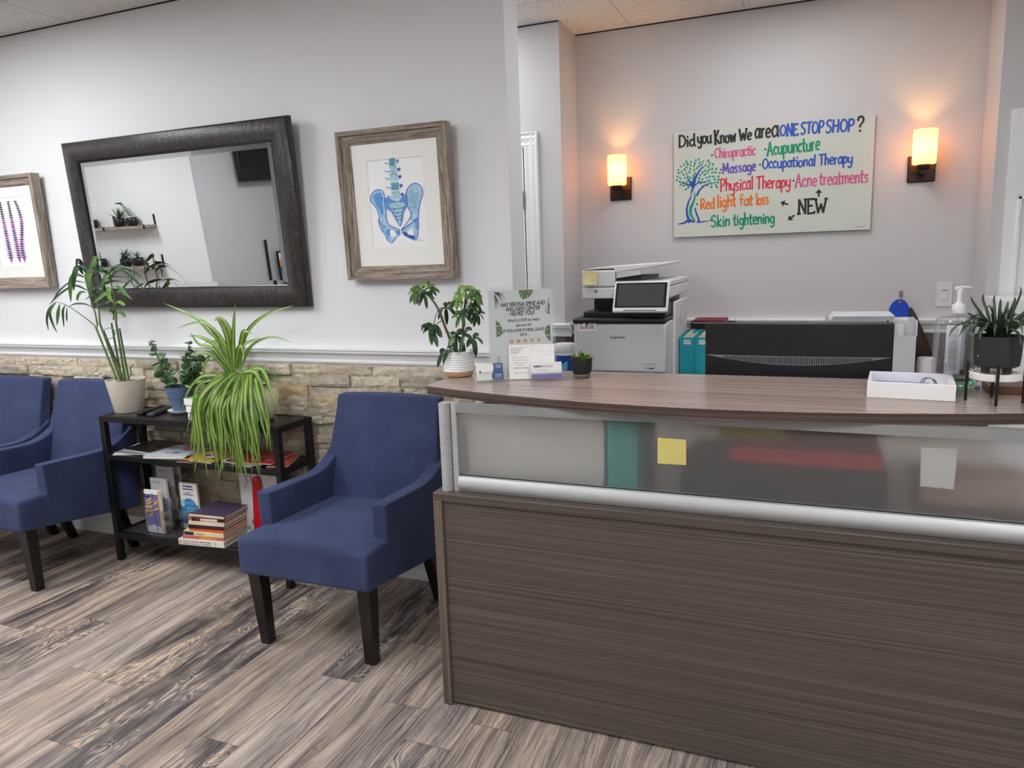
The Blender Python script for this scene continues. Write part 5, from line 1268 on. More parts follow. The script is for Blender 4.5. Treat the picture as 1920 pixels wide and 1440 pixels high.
def plant_stand():
    c = Vector((.454, 2.262, 0)); T = thing('plant_stand', 'round white plant stand with four thin black legs on the counter', 'plant stand', (c.x, c.y, KT))
    q = MB(); q.lathe([(.058, KT + .062), (.060, KT + .064), (.060, KT + .079), (.057, KT + .081), (.050, KT + .080), (.048, KT + .077)], c, 48); q.build('plate', M('stand_white', (238, 236, 232), .4), T, ang=40)
    a0 = math.atan2(2.192 - 2.262, .446 - .454)
    for k in range(4):
        a = a0 + k * math.pi / 2; p = c + Vector((math.cos(a), math.sin(a), 0)) * .0645
        m = Matrix.Translation(p) @ Matrix.Rotation(a, 4, 'Z'); q = MB(); q.box(-.0035, .0035, -.0035, .0035, KT + .0005, KT + .108, m); q.build('leg', BLACKM, T, bevel=.001, seg=1)
    z0 = KT + .0815
    P = thing('aloe_plant', 'spiky dark green aloe in a black footed pot on the white plant stand', 'potted plant', (c.x, c.y, z0))
    BC = M('charcoal_pot', (44, 45, 48), .6, var=.08, vscale=60); q = MB(); zb = z0 + .014
    q.lathe([(.044, zb), (.0515, zb + .004), (.0540, zb + .030), (.0555, zb + .078), (.0555, zb + .082), (.0525, zb + .082), (.0515, zb + .070)], c, 48); q.build('pot', BC, P, ang=45)
    for k in range(4):
        a = R(35) + k * math.pi / 2; q = MB(); q.lathe([(.010, z0 + .0005), (.0105, z0 + .012), (.0115, z0 + .016)], c + Vector((math.cos(a), math.sin(a), 0)) * .034, 14); q.build('foot', BC, P)
    soil(.052, c, zb + .072, P)
    q = MB(); F = Face2D((c.x - .048, c.y - .030, zb + .030), Vector((.55, -.83, 0)), (0, 0, 1), .003)
    F.text(q, 's', (0, 0), (.0035, 0), .006, .02); q.build('mark', WHITEP, P, smooth=False)
    AL = NT('aloe_skin'); v = AL.coord('Object'); AL.link(AL.ramp(AL.noise(v, 40, 3), [(.3, lin((36, 52, 42))), (.7, lin((66, 84, 60)))]), AL.p.inputs['Base Color']); AL.p.inputs['Roughness'].default_value = .42; AL = AL.m
    q = MB(); rg = random.Random(9); zs = zb + .074; ctr = c + Vector((0, 0, zs))
    def spike(px, py, dy, wd=.011): 
        tip = at(px, py, Y=c.y + dy); d = tip - ctr; b = ctr + Vector((d.x, d.y, 0)).normalized() * .012
        lf_ = .014 + .30 * max(0.0, .07 - d.z); q.leaf([b, b + d * .38 + Vector((0, 0, lf_)), b + d * .74 + Vector((0, 0, lf_ * .95)), tip], wd, up=(-.15, -.8, .6), n=9, prof=lambda t: max(.02, (1 - t) ** .75 * (.75 + .9 * t)), fold=.45)
    for px, py, dy in ((1820, 556, 0), (1845, 550, .02), (1866, 552, .03), (1877, 560, -.01), (1913, 536, .0), (1903, 556, .03), (1812, 588, -.02), (1818, 602, -.04), (1826, 618, -.05), (1808, 645, -.05), (1816, 634, -.06), (1885, 574, -.03), (1900, 585, -.03), (1912, 590, -.02), (1922, 600, -.02), (1930, 575, .01), (1938, 605, 0), (1925, 626, -.05), (1864, 632, -.07), (1848, 620, -.07), (1888, 628, -.07), (1832, 580, .05), (1890, 565, .05), (1935, 590, .05)): spike(px, py, dy, rg.uniform(.0085, .0115))
    for i in range(26):
        th = i * 2.4 + rg.uniform(-.2, .2); rr = rg.uniform(.070, .115); tip = ctr + Vector((math.cos(th) * rr, math.sin(th) * rr, rg.uniform(-.012, .060))); d = tip - ctr; up_ = rg.uniform(.022, .045)
        b = ctr + Vector((d.x, d.y, 0)).normalized() * .010; q.leaf([b, b + d * .36 + Vector((0, 0, up_)), b + d * .74 + Vector((0, 0, up_ * .85)), tip], rg.uniform(.009, .012), up=(-.15, -.6, .8), n=9, prof=lambda t: max(.02, (1 - t) ** .75 * (.75 + .9 * t)), fold=.45)
    for i in range(34):
        th = rg.uniform(0, 6.28); rr = rg.uniform(.02, .085); tip = ctr + Vector((math.cos(th) * rr, math.sin(th) * rr, rg.uniform(.030, .085))); d = tip - ctr
        b = ctr + Vector((d.x, d.y, 0)).normalized() * .008; q.leaf([b, b + d * .5 + Vector((0, 0, .010)), tip], rg.uniform(.008, .011), n=8, prof=lambda t: max(.02, (1 - t) ** .75 * (.75 + .9 * t)), fold=.45)
    q.build('leaves', AL, P, ang=80)
plant_stand()
q = MB(); q.box(.463, .62, 2.372, 2.47, KT + .0005, KT + .024); tag(q.build('wooden_block', streak('dark_walnut', [(.35, (58, 36, 24)), (.6, (98, 64, 42)), (.75, (150, 108, 76))], (4, 60, 60), .45), bevel=.002), 'low brown wooden block on the counter behind the white plant stand', 'wooden block')
q = MB(); q.lathe([(.006, KT + .0005), (.007, KT + .002), (.007, KT + .012), (.005, KT + .013)], (.446, 2.43, 0), 16); tag(q.build('bottle_cap', clear_plastic('pale_violet_plastic', (196, 196, 226), .3)), 'tiny pale violet cap on the counter beside the wooden block', 'cap')

# ------------------------------------------------------------------ things on the console table
def bamboo():
    Y = 2.722; c = Vector((-3.252, Y, 0)); T = thing('bamboo_plant', 'lucky bamboo with drooping leaves in a cream tapered pot on the console table', 'potted plant', (c.x, c.y, TZ))
    q = MB(); q.lathe([(.066, TZ + .0005), (.068, TZ + .003), (.0945, TZ + .164), (.095, TZ + .168), (.090, TZ + .168), (.088, TZ + .156)], c, 56); q.build('pot', M('cream_ceramic', (214, 204, 190), .45, var=.03), T, ang=45)
    q = MB(); q.lathe([(.0005, TZ + .156), (.04, TZ + .157), (.088, TZ + .154)], c, 24); q.build('soil', M('bark_chips', (120, 92, 66), .95, var=.5, vscale=90, bump=.8), T)
    def A(px, py, dy=0.0): return at(px, py, Y=Y + dy)
    stalk = MB(); node_ = MB(); leaves = MB(); rg = random.Random(31)
    def cane(a, b, r, mid=None):
        P = smooth([a] + ([mid] if mid else []) + [b], 14); stalk.tube(P, [r * (1.0 - .15 * i / 14) for i in range(15)], 9)
        L = (b - a).length; k = max(2, int(L / .022))
        for i in range(1, k):
            t = i / k; p = P[min(14, int(t * 14))].lerp(P[min(14, int(t * 14) + 1)], t * 14 - int(t * 14)); d = (b - a).normalized()
            node_.tube([p - d * .0015, p, p + d * .0015], [r * .96, r * 1.08, r * .96], 9)
    base = [(-.03, .0), (-.012, .02), (.0, -.015), (.012, .01), (.024, -.005), (-.02, -.02)]
    tops = [(179, 612, .02), (186, 603, -.02), (194, 620, 0), (209, 606, .01), (217, 601, -.02), (224, 616, .02)]
    bot = [(219, 712), (226, 713), (233, 714), (228, 712), (235, 714), (241, 712)]
    for (bx, by), (tx, ty, dy) in zip(bot, tops): cane(A(bx, by, rg.uniform(-.02, .02)), A(tx, ty, dy), .0056)
    stalk.build('canes', M('bamboo_cane_green', (72, 96, 50), .4, var=.25, vscale=30), T); node_.build('nodes', M('bamboo_node_pale', (112, 122, 74), .5), T)
    sh = MB()
    def shoot(L, r): 
        P = smooth([A(*p) for p in L], 14); sh.tube(P, [r * (1 - .5 * i / 14) for i in range(15)], 7); return P
    shoots = [shoot([(183, 612, .02), (178, 585, .01), (170, 562, 0), (164, 540, 0), (158, 515, -.01)], .0042), shoot([(187, 604, -.02), (185, 580, -.02), (178, 550, -.03), (172, 520, -.03), (176, 500, -.03)], .0044), shoot([(182, 614, 0), (160, 596, 0), (140, 582, .01), (122, 571, .01), (104, 566, .02)], .0034),
              shoot([(213, 600, .01), (214, 575, .01), (212, 548, .0), (208, 530, -.01), (204, 512, -.01)], .0046), shoot([(218, 603, -.02), (217, 575, -.03), (214, 556, -.03), (212, 540, -.04)], .0048)]
    sh.build('shoots', M('shoot_green', (104, 120, 70), .5, var=.2), T)
    lp = lambda t: max(.03, math.sin(math.pi * min(1, t * .95 + .03)) ** .75)
    def lf(pts, wd, mi=0): leaves.mi = mi; leaves.leaf([A(*p) for p in pts], wd * 1.0, up=(.6, -.6, .5), n=12, prof=lp, fold=.2)
    W = .017
    for pts, wd, mi in (([(104, 566, .02), (92, 580, .0), (88, 600, -.01), (91, 620, -.01)], .012, 0), ([(106, 566, .02), (94, 585, -.02), (98, 605, -.02), (107, 624, -.02)], .013, 0), ([(112, 570, .0), (109, 588, -.01), (107, 610, -.01)], W, 1), ([(122, 572, .01), (118, 585, 0), (120, 614, 0)], .012, 0), ([(126, 576, 0), (125, 592, 0), (126, 604, 0)], .008, 0),
        ([(172, 575, 0), (158, 570, -.01), (140, 570, -.02), (128, 576, -.02)], .011, 0), ([(165, 545, 0), (140, 536, .02), (112, 552, .03), (92, 572, .02)], .016, 0), ([(160, 530, 0), (135, 528, .02), (112, 545, .02), (98, 566, .0)], .013, 0), ([(158, 520, -.01), (140, 515, -.03), (132, 535, -.04), (133, 566, -.04)], .024, 1), ([(156, 515, -.01), (146, 500, -.03), (139, 520, -.05), (138, 545, -.04)], .026, 0),
        ([(160, 512, 0), (152, 494, 0), (146, 488, -.02), (143, 500, -.03)], .022, 0), ([(175, 502, -.03), (182, 488, -.04), (178, 486, -.05), (165, 510, -.07)], .026, 1), ([(176, 505, -.03), (168, 510, -.06), (165, 525, -.08), (170, 552, -.08)], .030, 1), ([(174, 515, -.03), (188, 505, -.05), (197, 505, -.05), (201, 508, -.05)], .018, 0), ([(172, 525, -.03), (186, 512, -.02), (196, 505, 0), (200, 502, 0)], .022, 0),
        ([(204, 512, -.01), (218, 500, .01), (232, 502, .03), (258, 530, .03)], .018, 0), ([(206, 520, -.01), (222, 508, 0), (240, 512, .0), (272, 545, -.01)], .020, 0), ([(204, 515, -.01), (215, 500, 0), (245, 505, .01), (266, 520, .02)], .013, 0), ([(208, 530, -.01), (205, 515, -.03), (192, 530, -.05), (192, 552, -.05)], .020, 1), ([(210, 538, -.02), (222, 538, -.04), (235, 552, -.05), (248, 562, -.05)], .018, 1), ([(210, 545, -.03), (205, 540, -.06), (204, 555, -.07), (212, 568, -.07)], .022, 2),
        ([(212, 555, -.03), (200, 550, -.06), (188, 558, -.07), (176, 568, -.07)], .022, 1), ([(213, 560, -.03), (205, 565, -.05), (192, 570, -.06), (180, 572, -.05)], .014, 0), ([(214, 572, -.03), (222, 566, -.05), (230, 570, -.06), (234, 573, -.06)], .018, 2), ([(216, 590, -.02), (208, 582, -.04), (200, 580, -.05), (195, 578, -.05)], .018, 1), ([(218, 588, -.02), (226, 586, -.03), (232, 590, -.04), (235, 595, -.04)], .018, 1), ([(212, 548, 0), (204, 560, -.02), (198, 545, -.03), (194, 530, -.04)], .016, 0),
        ([(200, 560, 0), (190, 558, -.02), (176, 552, -.03), (160, 562, -.04)], .014, 0), ([(166, 560, 0), (172, 545, -.04), (182, 540, -.06), (192, 545, -.06)], .018, 0), ([(162, 548, 0), (152, 548, -.03), (146, 556, -.04), (145, 564, -.04)], .016, 1), ([(170, 540, -.03), (168, 520, -.05), (160, 505, -.06), (150, 498, -.06)], .016, 0), ([(207, 525, -.01), (198, 508, -.02), (190, 500, -.04), (184, 510, -.05)], .020, 0), ([(214, 548, -.03), (226, 545, -.02), (240, 530, .02), (252, 520, .04)], .012, 0)): lf(pts, wd, mi)
    leaves.build('leaves', [LEAFD, LEAFM, LEAFL], T, ang=80)
    q = MB(); q.tube([A(205 + 11 * math.cos(a), 625 + 10 * math.sin(a), -.02) for a in [2 * math.pi * i / 20 for i in range(21)]], .002, 6, cap=False)
    q.tube(smooth([A(240, 712), A(246, 700), A(244, 690), A(249, 684)], 8), .003, 6); q.build('plant_tie', M('tie_green', (84, 130, 100), .5), T)
bamboo()

def remote(x, y, yaw, label, z, mat):
    m = Matrix.Translation((x, y, z)) @ Matrix.Rotation(yaw, 4, 'Z'); T = thing('remote_control', label, 'remote control', (x, y, z), group='remote controls on the console table')
    q = MB(); q.box(-.095, .095, -.020, .020, .0005, .017, m); q.build('housing', mat, T, bevel=.005)
    q = MB()
    for i in range(8):
        for j in range(3): q.box(-.08 + i * .018, -.07 + i * .018, -.016 + j * .012, -.009 + j * .012, .0165, .0185, m)
    q.build('buttons', M('rubber_dark_grey', (66, 64, 66), .6), T, smooth=False)
remote(-3.112, 2.735, R(101), 'black remote control on the console table beside the cream pot', TZ, M('remote_black', (24, 23, 25), .4))
remote(-3.043, 2.728, R(108), 'dark violet grey remote control lying beside the saucer', TZ, M('remote_violet_grey', (58, 54, 70), .4))

def jade():
    Y = 2.755; c = Vector((-2.928, Y, 0))
    q = MB(); q.lathe([(.046, TZ + .0005), (.050, TZ + .002), (.066, TZ + .016), (.067, TZ + .019), (.063, TZ + .019), (.046, TZ + .006), (.001, TZ + .006)], c, 44, caps=False); tag(q.build('saucer', M('saucer_white', (232, 231, 229), .35), ang=50), 'white saucer under the blue ribbed pot', 'saucer')
    z0 = TZ + .0068
    T = thing('jade_plant', 'jade plant with two upright branches in a blue ribbed pot on a white saucer', 'potted plant', (c.x, c.y, z0))
    pr = [(.038, z0), (.040, z0 + .003)]; z = z0 + .01
    for i in range(13):
        r = .0405 + .0022 * i; pr += [(r, z), (r + .0016, z + .0025), (r + .0016, z + .0055), (r + .0006, z + .0075)]; z += .0088
    pr += [(.071, z + .002), (.071, z + .006), (.067, z + .006), (.064, z - .01)]
    q = MB(); q.lathe(pr, c, 52); q.build('pot', M('pot_slate_blue', (86, 110, 140), .45, var=.06), T, ang=60)
    soil(.062, c, z - .008, T); zt = z
    def A(px, py, dy=0.0): return at(px, py, Y=Y + dy)
    st = MB(); lv = MB(); rg = random.Random(13)
    s1 = smooth([A(322, 730), A(312, 712), A(304, 690), A(296, 670), A(287, 650), A(284, 637)], 20); st.tube(s1, [.0085 - .0065 * i / 20 for i in range(21)], 8)
    s1b = smooth([A(318, 728, .01), A(316, 712), A(312, 690), A(307, 668)], 12); st.tube(s1b, [.006 - .004 * i / 12 for i in range(13)], 8)
    s2 = smooth([A(348, 730, .03), A(352, 705, .03), A(356, 680, .03), A(356, 660, .03), A(353, 640, .03)], 20); st.tube(s2, [.009 - .007 * i / 20 for i in range(21)], 8)
    s2b = smooth([A(352, 730, .03), A(364, 700, .02), A(374, 680, .02)], 12); st.tube(s2b, [.007 - .004 * i / 12 for i in range(13)], 8)
    st.build('stems', M('jade_stem', (98, 112, 84), .6, var=.2), T)
    def fat(p, d, l, w_):
        d = d.normalized(); s_ = d.cross(Vector((rg.uniform(-1, 1), rg.uniform(-1, .3), rg.uniform(-.4, .8)))); s_ = s_.normalized(); n = s_.cross(d)
        m = Matrix((s_, d, n)).transposed(); lv.mi = 0 if rg.random() < .7 else 1; lv.ell(p + d * l * .52, w_ * .5, l * .5, w_ * .16, m, 12, 8)
    for P, n_, L0 in ((s1, 8, .066), (s1b, 6, .060), (s2, 11, .064), (s2b, 8, .062)):
        for i in range(n_):
            t = (i + .6) / n_; k = min(len(P) - 1, int((.18 + .82 * t) * (len(P) - 1))); a = i * math.pi / 2 * 1.02 + rg.uniform(-.4, .4); sc_ = L0 * (1.05 - .72 * t)
            for s in (1, -1): fat(P[k], Vector((math.cos(a) * s, math.sin(a) * s, rg.uniform(-.35, .35))), sc_ * rg.uniform(.8, 1.2), sc_ * rg.uniform(.62, .8))
    for i in range(18):
        p = A(rg.uniform(350, 388), rg.uniform(672, 722), rg.uniform(-.02, .05)); fat(p, Vector((rg.uniform(-1, 1), rg.uniform(-1, .4), rg.uniform(-.6, .6))), .052, .036)
    lv.build('leaves', [M('jade_leaf', (62, 92, 60), .3, var=.2, vscale=20), M('jade_leaf_light', (98, 128, 86), .3, var=.2, vscale=20)], T, ang=80)
jade()

def crate():
    c = Vector((-2.700, 2.648, 0)); T = thing('small_crate', 'small white slatted crate behind the spider plant leaves', 'crate', (c.x, c.y, TZ))
    m = Matrix.Translation((c.x, c.y, TZ)) @ Matrix.Rotation(R(-8), 4, 'Z'); q = MB()
    for i in range(3):
        z = .004 + i * .036; h = .032; k = .040 + .004 * i
        for b in ((-k, k, -k, -k + .005), (-k, k, k - .005, k), (-k, -k + .005, -k, k), (k - .005, k, -k, k)): q.box(b[0], b[1], b[2], b[3], z, z + h, m)
    q.box(-.038, .038, -.038, .038, .001, .006, m); q.build('slats', M('crate_white', (236, 236, 234), .5), T, bevel=.001, seg=1)
    q = MB(); q.ell(m @ Vector((0, 0, .104)), .034, .034, .020); q.build('green_filling', M('bright_green_packet', (96, 206, 60), .5), T)
crate()

def spider_plant():
    Y = 2.722; c = Vector((-2.412, 2.716, 0)); T = thing('spider_plant', 'large spider plant spilling over the table edge from a cream round pot', 'potted plant', (c.x, c.y, TZ))
    k = TZ; q = MB(); q.lathe([(.062, k + .0005), (.067, k + .004), (.085, k + .045), (.101, k + .090), (.103, k + .118), (.094, k + .146), (.088, k + .154), (.094, k + .162), (.096, k + .168), (.090, k + .170), (.084, k + .156)], c, 56); q.build('pot', M('cream_glaze', (246, 238, 204), .3, var=.02), T, ang=60)
    soil(.078, c, k + .156, T)
    SP = NT('spider_plant_leaf'); uv = SP.new('ShaderNodeUVMap', uv_map='UVMap'); s = SP.new('ShaderNodeSeparateXYZ'); SP.link(uv.outputs[0], s.inputs[0])
    mid = SP.math('LESS_THAN', SP.math('ABSOLUTE', SP.math('SUBTRACT', s.outputs[0], .5)), .20); n = SP.noise(SP.coord('Object'), 14, 3)
    edge = SP.ramp(n, [(.3, lin((66, 104, 32))), (.7, lin((108, 148, 50)))]); core = SP.ramp(n, [(.3, lin((132, 166, 72))), (.7, lin((172, 194, 104)))])
    SP.link(SP.mix(mid, edge, core), SP.p.inputs['Base Color']); SP.p.inputs['Roughness'].default_value = .4
    q = MB(); rg = random.Random(17); hub = c + Vector((0, 0, k + .19)); prof = lambda t: max(.02, (min(1, .55 + 2.2 * t)) * (1 - t ** 2.2) ** .8)
    def A(px, py, dy=0.0): return at(px, py, Y=Y + dy)
    crown = A(440, 690, -.02)
    def bl(pts, wd): q.leaf([A(*p) for p in pts], wd * 1.2, up=(.6, -.65, .4), n=14, prof=prof, fold=.25)
    # upright and arching blades of the crown
    for pts, wd in (([(440, 695), (437, 640, -.01), (441, 568, -.01)], .021), ([(436, 695), (405, 625, 0), (360, 592, .03), (306, 568, .05)], .018), ([(438, 695), (418, 640, -.02), (380, 605, -.03), (328, 616, -.02)], .017), ([(436, 690), (425, 630, -.03), (410, 600, -.05), (402, 602, -.06)], .019), ([(440, 690), (430, 620, -.02), (415, 598, -.03), (403, 596, -.04)], .018), ([(444, 690), (462, 625, 0), (500, 590, .02), (552, 572, .04)], .017), ([(446, 690), (455, 628, -.02), (462, 622, -.03), (474, 627, -.04)], .020), ([(448, 690), (455, 650, -.02), (472, 640, -.03), (490, 634, -.03)], .016), ([(452, 692), (470, 650, .02), (510, 632, .03), (552, 644, .02)], .012), ([(434, 695), (405, 650, -.02), (375, 632, -.03), (352, 630, -.03)], .018), ([(432, 695), (400, 655, -.04), (372, 645, -.05), (357, 622, -.05)], .015), ([(430, 698), (395, 665, -.05), (370, 660, -.07), (362, 668, -.07)], .015), ([(442, 688), (447, 655, -.04), (452, 650, -.05), (458, 672, -.07)], .018), ([(428, 700), (400, 665, -.03), (382, 690, -.05), (385, 730, -.06)], .016), ([(432, 692), (410, 640, .02), (392, 622, .04), (370, 600, .06)], .017), ([(438, 690), (420, 650, .03), (398, 640, .05), (380, 645, .06)], .015)): bl(pts, wd)
    # lower rosette
    for i in range(46):
        a = rg.uniform(0, 2 * math.pi); d = Vector((math.cos(a), math.sin(a), 0)); l = rg.uniform(.06, .16); b = hub + d * .02 + Vector((0, 0, -.01))
        q.leaf([b, b + d * l * .5 + Vector((0, 0, rg.uniform(.01, .06))), b + d * l + Vector((0, 0, rg.uniform(-.05, .04)))], rg.uniform(.009, .014), n=9, prof=prof, fold=.25)
    # the curtain of leaves hanging in front of the pot and the table edge
    for i in range(80):
        u = rg.random(); x0 = c.x - .10 + .17 * u + rg.uniform(-.02, .02); fan = (u - .5)
        p0 = Vector((c.x + fan * .10, c.y - .03, k + .175 + rg.uniform(-.01, .02))); out = rg.uniform(.155, .245); L = rg.uniform(.13, .36) * (1.0 - .28 * max(0, fan - .1)); xs = fan * rg.uniform(.20, .50) - .022
        ye = TY0 - .012 - rg.uniform(.0, .085); p1 = Vector((c.x + xs * .5, c.y - .11, k + .205 + rg.uniform(-.02, .03))); p2 = Vector((c.x + xs * .9, ye, k + .10 + rg.uniform(-.03, .04))); zt = k + .10 - L
        p3 = Vector((c.x + xs * 1.02 + rg.uniform(-.015, .015), ye - .004, (p2.z + zt) / 2)); p4 = Vector((c.x + xs * 1.05 + rg.uniform(-.03, .03), ye + rg.uniform(-.02, .01), zt))
        q.leaf([p0, p1, p2, p3, p4], rg.uniform(.015, .024), up=(.55, -.7, .4), n=16, prof=prof, fold=.25)
    # long single blades falling over the pot on the armchair side, and towards the crate
    for pts, wd in (([(455, 700, -.05), (490, 692, -.10), (510, 740, -.13), (525, 768, -.13)], .016), ([(450, 700, -.05), (480, 700, -.10), (500, 770, -.15), (508, 850, -.15)], .018), ([(430, 705, -.05), (380, 705, -.09), (352, 735, -.10), (340, 775, -.10)], .013), ([(428, 710, -.05), (375, 720, -.12), (360, 770, -.15), (349, 815, -.15)], .012), ([(425, 712, -.05), (372, 715, -.08), (355, 725, -.09), (346, 722, -.09)], .012)): bl(pts, wd)
    q.build('leaves', SP.m, T, ang=80)
spider_plant()

# magazines on the middle shelf
SH = .5722
def mag(x, y, yaw, w_, d_, z, h, cols, label, group):
    m = Matrix.Translation((x, y, z)) @ Matrix.Rotation(yaw, 4, 'Z')
    T = thing('magazine', label, 'magazine', (x, y, z), group=group)
    q = MB(); q.box(-w_ / 2, w_ / 2, -d_ / 2, d_ / 2, .0003, h, m); q.build('pages', M('magazine_pages', (196, 190, 186), .6, var=.12, vscale=60), T, smooth=False)
    q = MB(); q.box(-w_ / 2 - .001, w_ / 2 + .001, -d_ / 2 - .001, d_ / 2, h, h + .0008, m); cv = q.build('cover', cols[0], T, smooth=False)
    if len(cols) > 1:
        F = Face2D(m @ Vector((0, 0, h + .0008)), m.to_3x3() @ Vector((1, 0, 0)), m.to_3x3() @ Vector((0, 1, 0)), .0004)
        for i, cm in enumerate(cols[1:]):
            q = MB(); rg = random.Random(int(x * 1000) + i)
            for _ in range(3):
                u, v_ = rg.uniform(-.3, .2) * w_, rg.uniform(-.4, .25) * d_; F.rect(q, u, v_, u + rg.uniform(.1, .35) * w_, v_ + rg.uniform(.06, .2) * d_, 1 + i)
            q.build('cover_print', cm, cv, smooth=False)
MC = {n: M('cover_' + n, c, .3) for n, c in (('black', (38, 34, 34)), ('ice', (196, 204, 216)), ('brown', (92, 74, 62)), ('red', (186, 34, 48)), ('pink', (226, 120, 128)), ('coral', (226, 104, 84)), ('white', (226, 224, 222)), ('yellow', (206, 160, 62)), ('maroon', (112, 28, 40)), ('blue', (84, 106, 160)), ('steel', (120, 124, 134)))}
G1 = 'magazines on the middle shelf of the console table'
for a in ((-3.170, 2.712, .30, .20, .22, SH, .006, ('white', 'steel'), 'pale magazine at the bottom of the dark pile on the middle shelf'), (-3.150, 2.716, .12, .20, .23, SH + .0072, .005, ('steel', 'white'), 'grey magazine in the middle of the dark pile on the middle shelf'), (-3.120, 2.728, -.10, .21, .20, SH + .0134, .006, ('black', 'brown'), 'black covered magazine on top of the dark pile'),
          (-2.925, 2.702, .20, .24, .215, SH, .006, ('white', 'blue'), 'white magazine under the pale blue one'), (-2.940, 2.704, .24, .23, .205, SH + .0072, .006, ('ice', 'pink', 'steel'), 'pale blue magazine beside the dark pile on the middle shelf'), (-2.70, 2.700, -.10, .20, .20, SH, .006, ('yellow', 'brown', 'white'), 'yellowish magazine behind the hanging spider plant leaves'),
          (-2.760, 2.596, .10, .09, .05, SH, .003, ('brown', 'white', 'pink'), 'small brown leaflet at the edge of the middle shelf'),
          (-2.46, 2.708, -.22, .22, .20, SH, .006, ('white', 'maroon'), 'white magazine at the bottom of the red pile'), (-2.43, 2.710, -.10, .22, .205, SH + .0072, .006, ('maroon', 'white'), 'dark red magazine in the middle of the red pile'), (-2.39, 2.704, .12, .21, .21, SH + .0144, .006, ('red', 'coral', 'pink'), 'bright red magazine on top of the red pile'), (-2.290, 2.720, .38, .10, .20, SH, .006, ('coral', 'pink'), 'coral magazine at the table end beside the armchair')):
    mag(a[0], a[1], a[2], a[3], a[4], a[5], a[6], [MC[n] for n in a[7]], a[8], G1)

# lower shelf: leaflet racks, books, a boxed print
LS = .1552
def leaflet_rack():
    T = thing('leaflet_rack', 'four tier clear leaflet rack with violet and yellow leaflets on the lowest shelf', 'leaflet rack', (-3.10, 2.70, LS))
    x0, x1 = -3.135, -3.015
    q = MB()
    for i in range(4):
        y = 2.640 + i * .045; z = LS + i * .05
        q.box(x0, x1, y, y + .002, z, z + .125); q.box(x0, x1, y, y + .045, z, z + .002)
        for a in (x0, x1 - .002): q.box(a, a + .002, y, y + .045, LS if i else z, z + .125)
    q.box(x0, x1, 2.818, 2.820, LS, LS + .36); q.build('rack', CLEAR, T, smooth=False)
    for i in range(4):
        y = 2.643 + i * .045; z = LS + .003 + i * .05; q = MB(); q.box(x0 + .006, x1 - .006, y, y + .012, z, z + .225); lf = q.build('leaflets', M('leaflet_grey', (196, 196, 196), .5) if i else WHITEP, T, smooth=False)
        F = Face2D((x0 + .006, y - .0006, z), (1, 0, 0), (0, 0, 1), .0005); W, H = .108, .225
        if i == 0:
            q = MB(); F.rect(q, 0, .10, W - .014, .205); F.poly(q, [(0, .03), (.05, .045), (W - .014, .03), (W - .014, .10), (0, .10)]); q.build('sky_print', M('print_violet_blue', (110, 112, 170), .5), lf, smooth=False)
            q = MB(); F.poly(q, [(0, 0), (W, 0), (W, .225), (W - .014, .225), (W - .014, .03), (.05, .045), (0, .03)]); q.build('cloud_print', M('print_pale_violet', (206, 204, 222), .5), lf, smooth=False)
            q = MB(); F.rect(q, W - .014, .01, W - .004, H, 2)
            for a, b, c_, d in ((.014, .165, .05, .185), (.014, .150, .058, .172), (.0, .112, .055, .120), (.0, .135, .055, .141), (.056, .150, .09, .172), (.056, .120, .09, .135), (.02, .085, .05, .105)): F.stroke(q, [(a, b), (c_, d)], (.009, .009), 3)
            q.build('signpost_print', M('print_ochre', (214, 172, 70), .5), lf, smooth=False)
            q = MB(); F.stroke(q, [(.058, .215), (.052, .16), (.062, .09), (.068, .005)], (.003, .003), 4); F.stroke(q, [(.0, .195), (.02, .190), (.04, .198)], (.012, .006), 3); q.build('pole_print', M('print_dark_violet', (66, 58, 92), .5), lf, smooth=False)
        else:
            q = MB(); F.rect(q, .01, .205, .08, .208); F.rect(q, .01, .196, .07, .198); q.build('leaflet_line', M('print_line_grey', (130, 130, 136), .5), lf, smooth=False)
leaflet_rack()
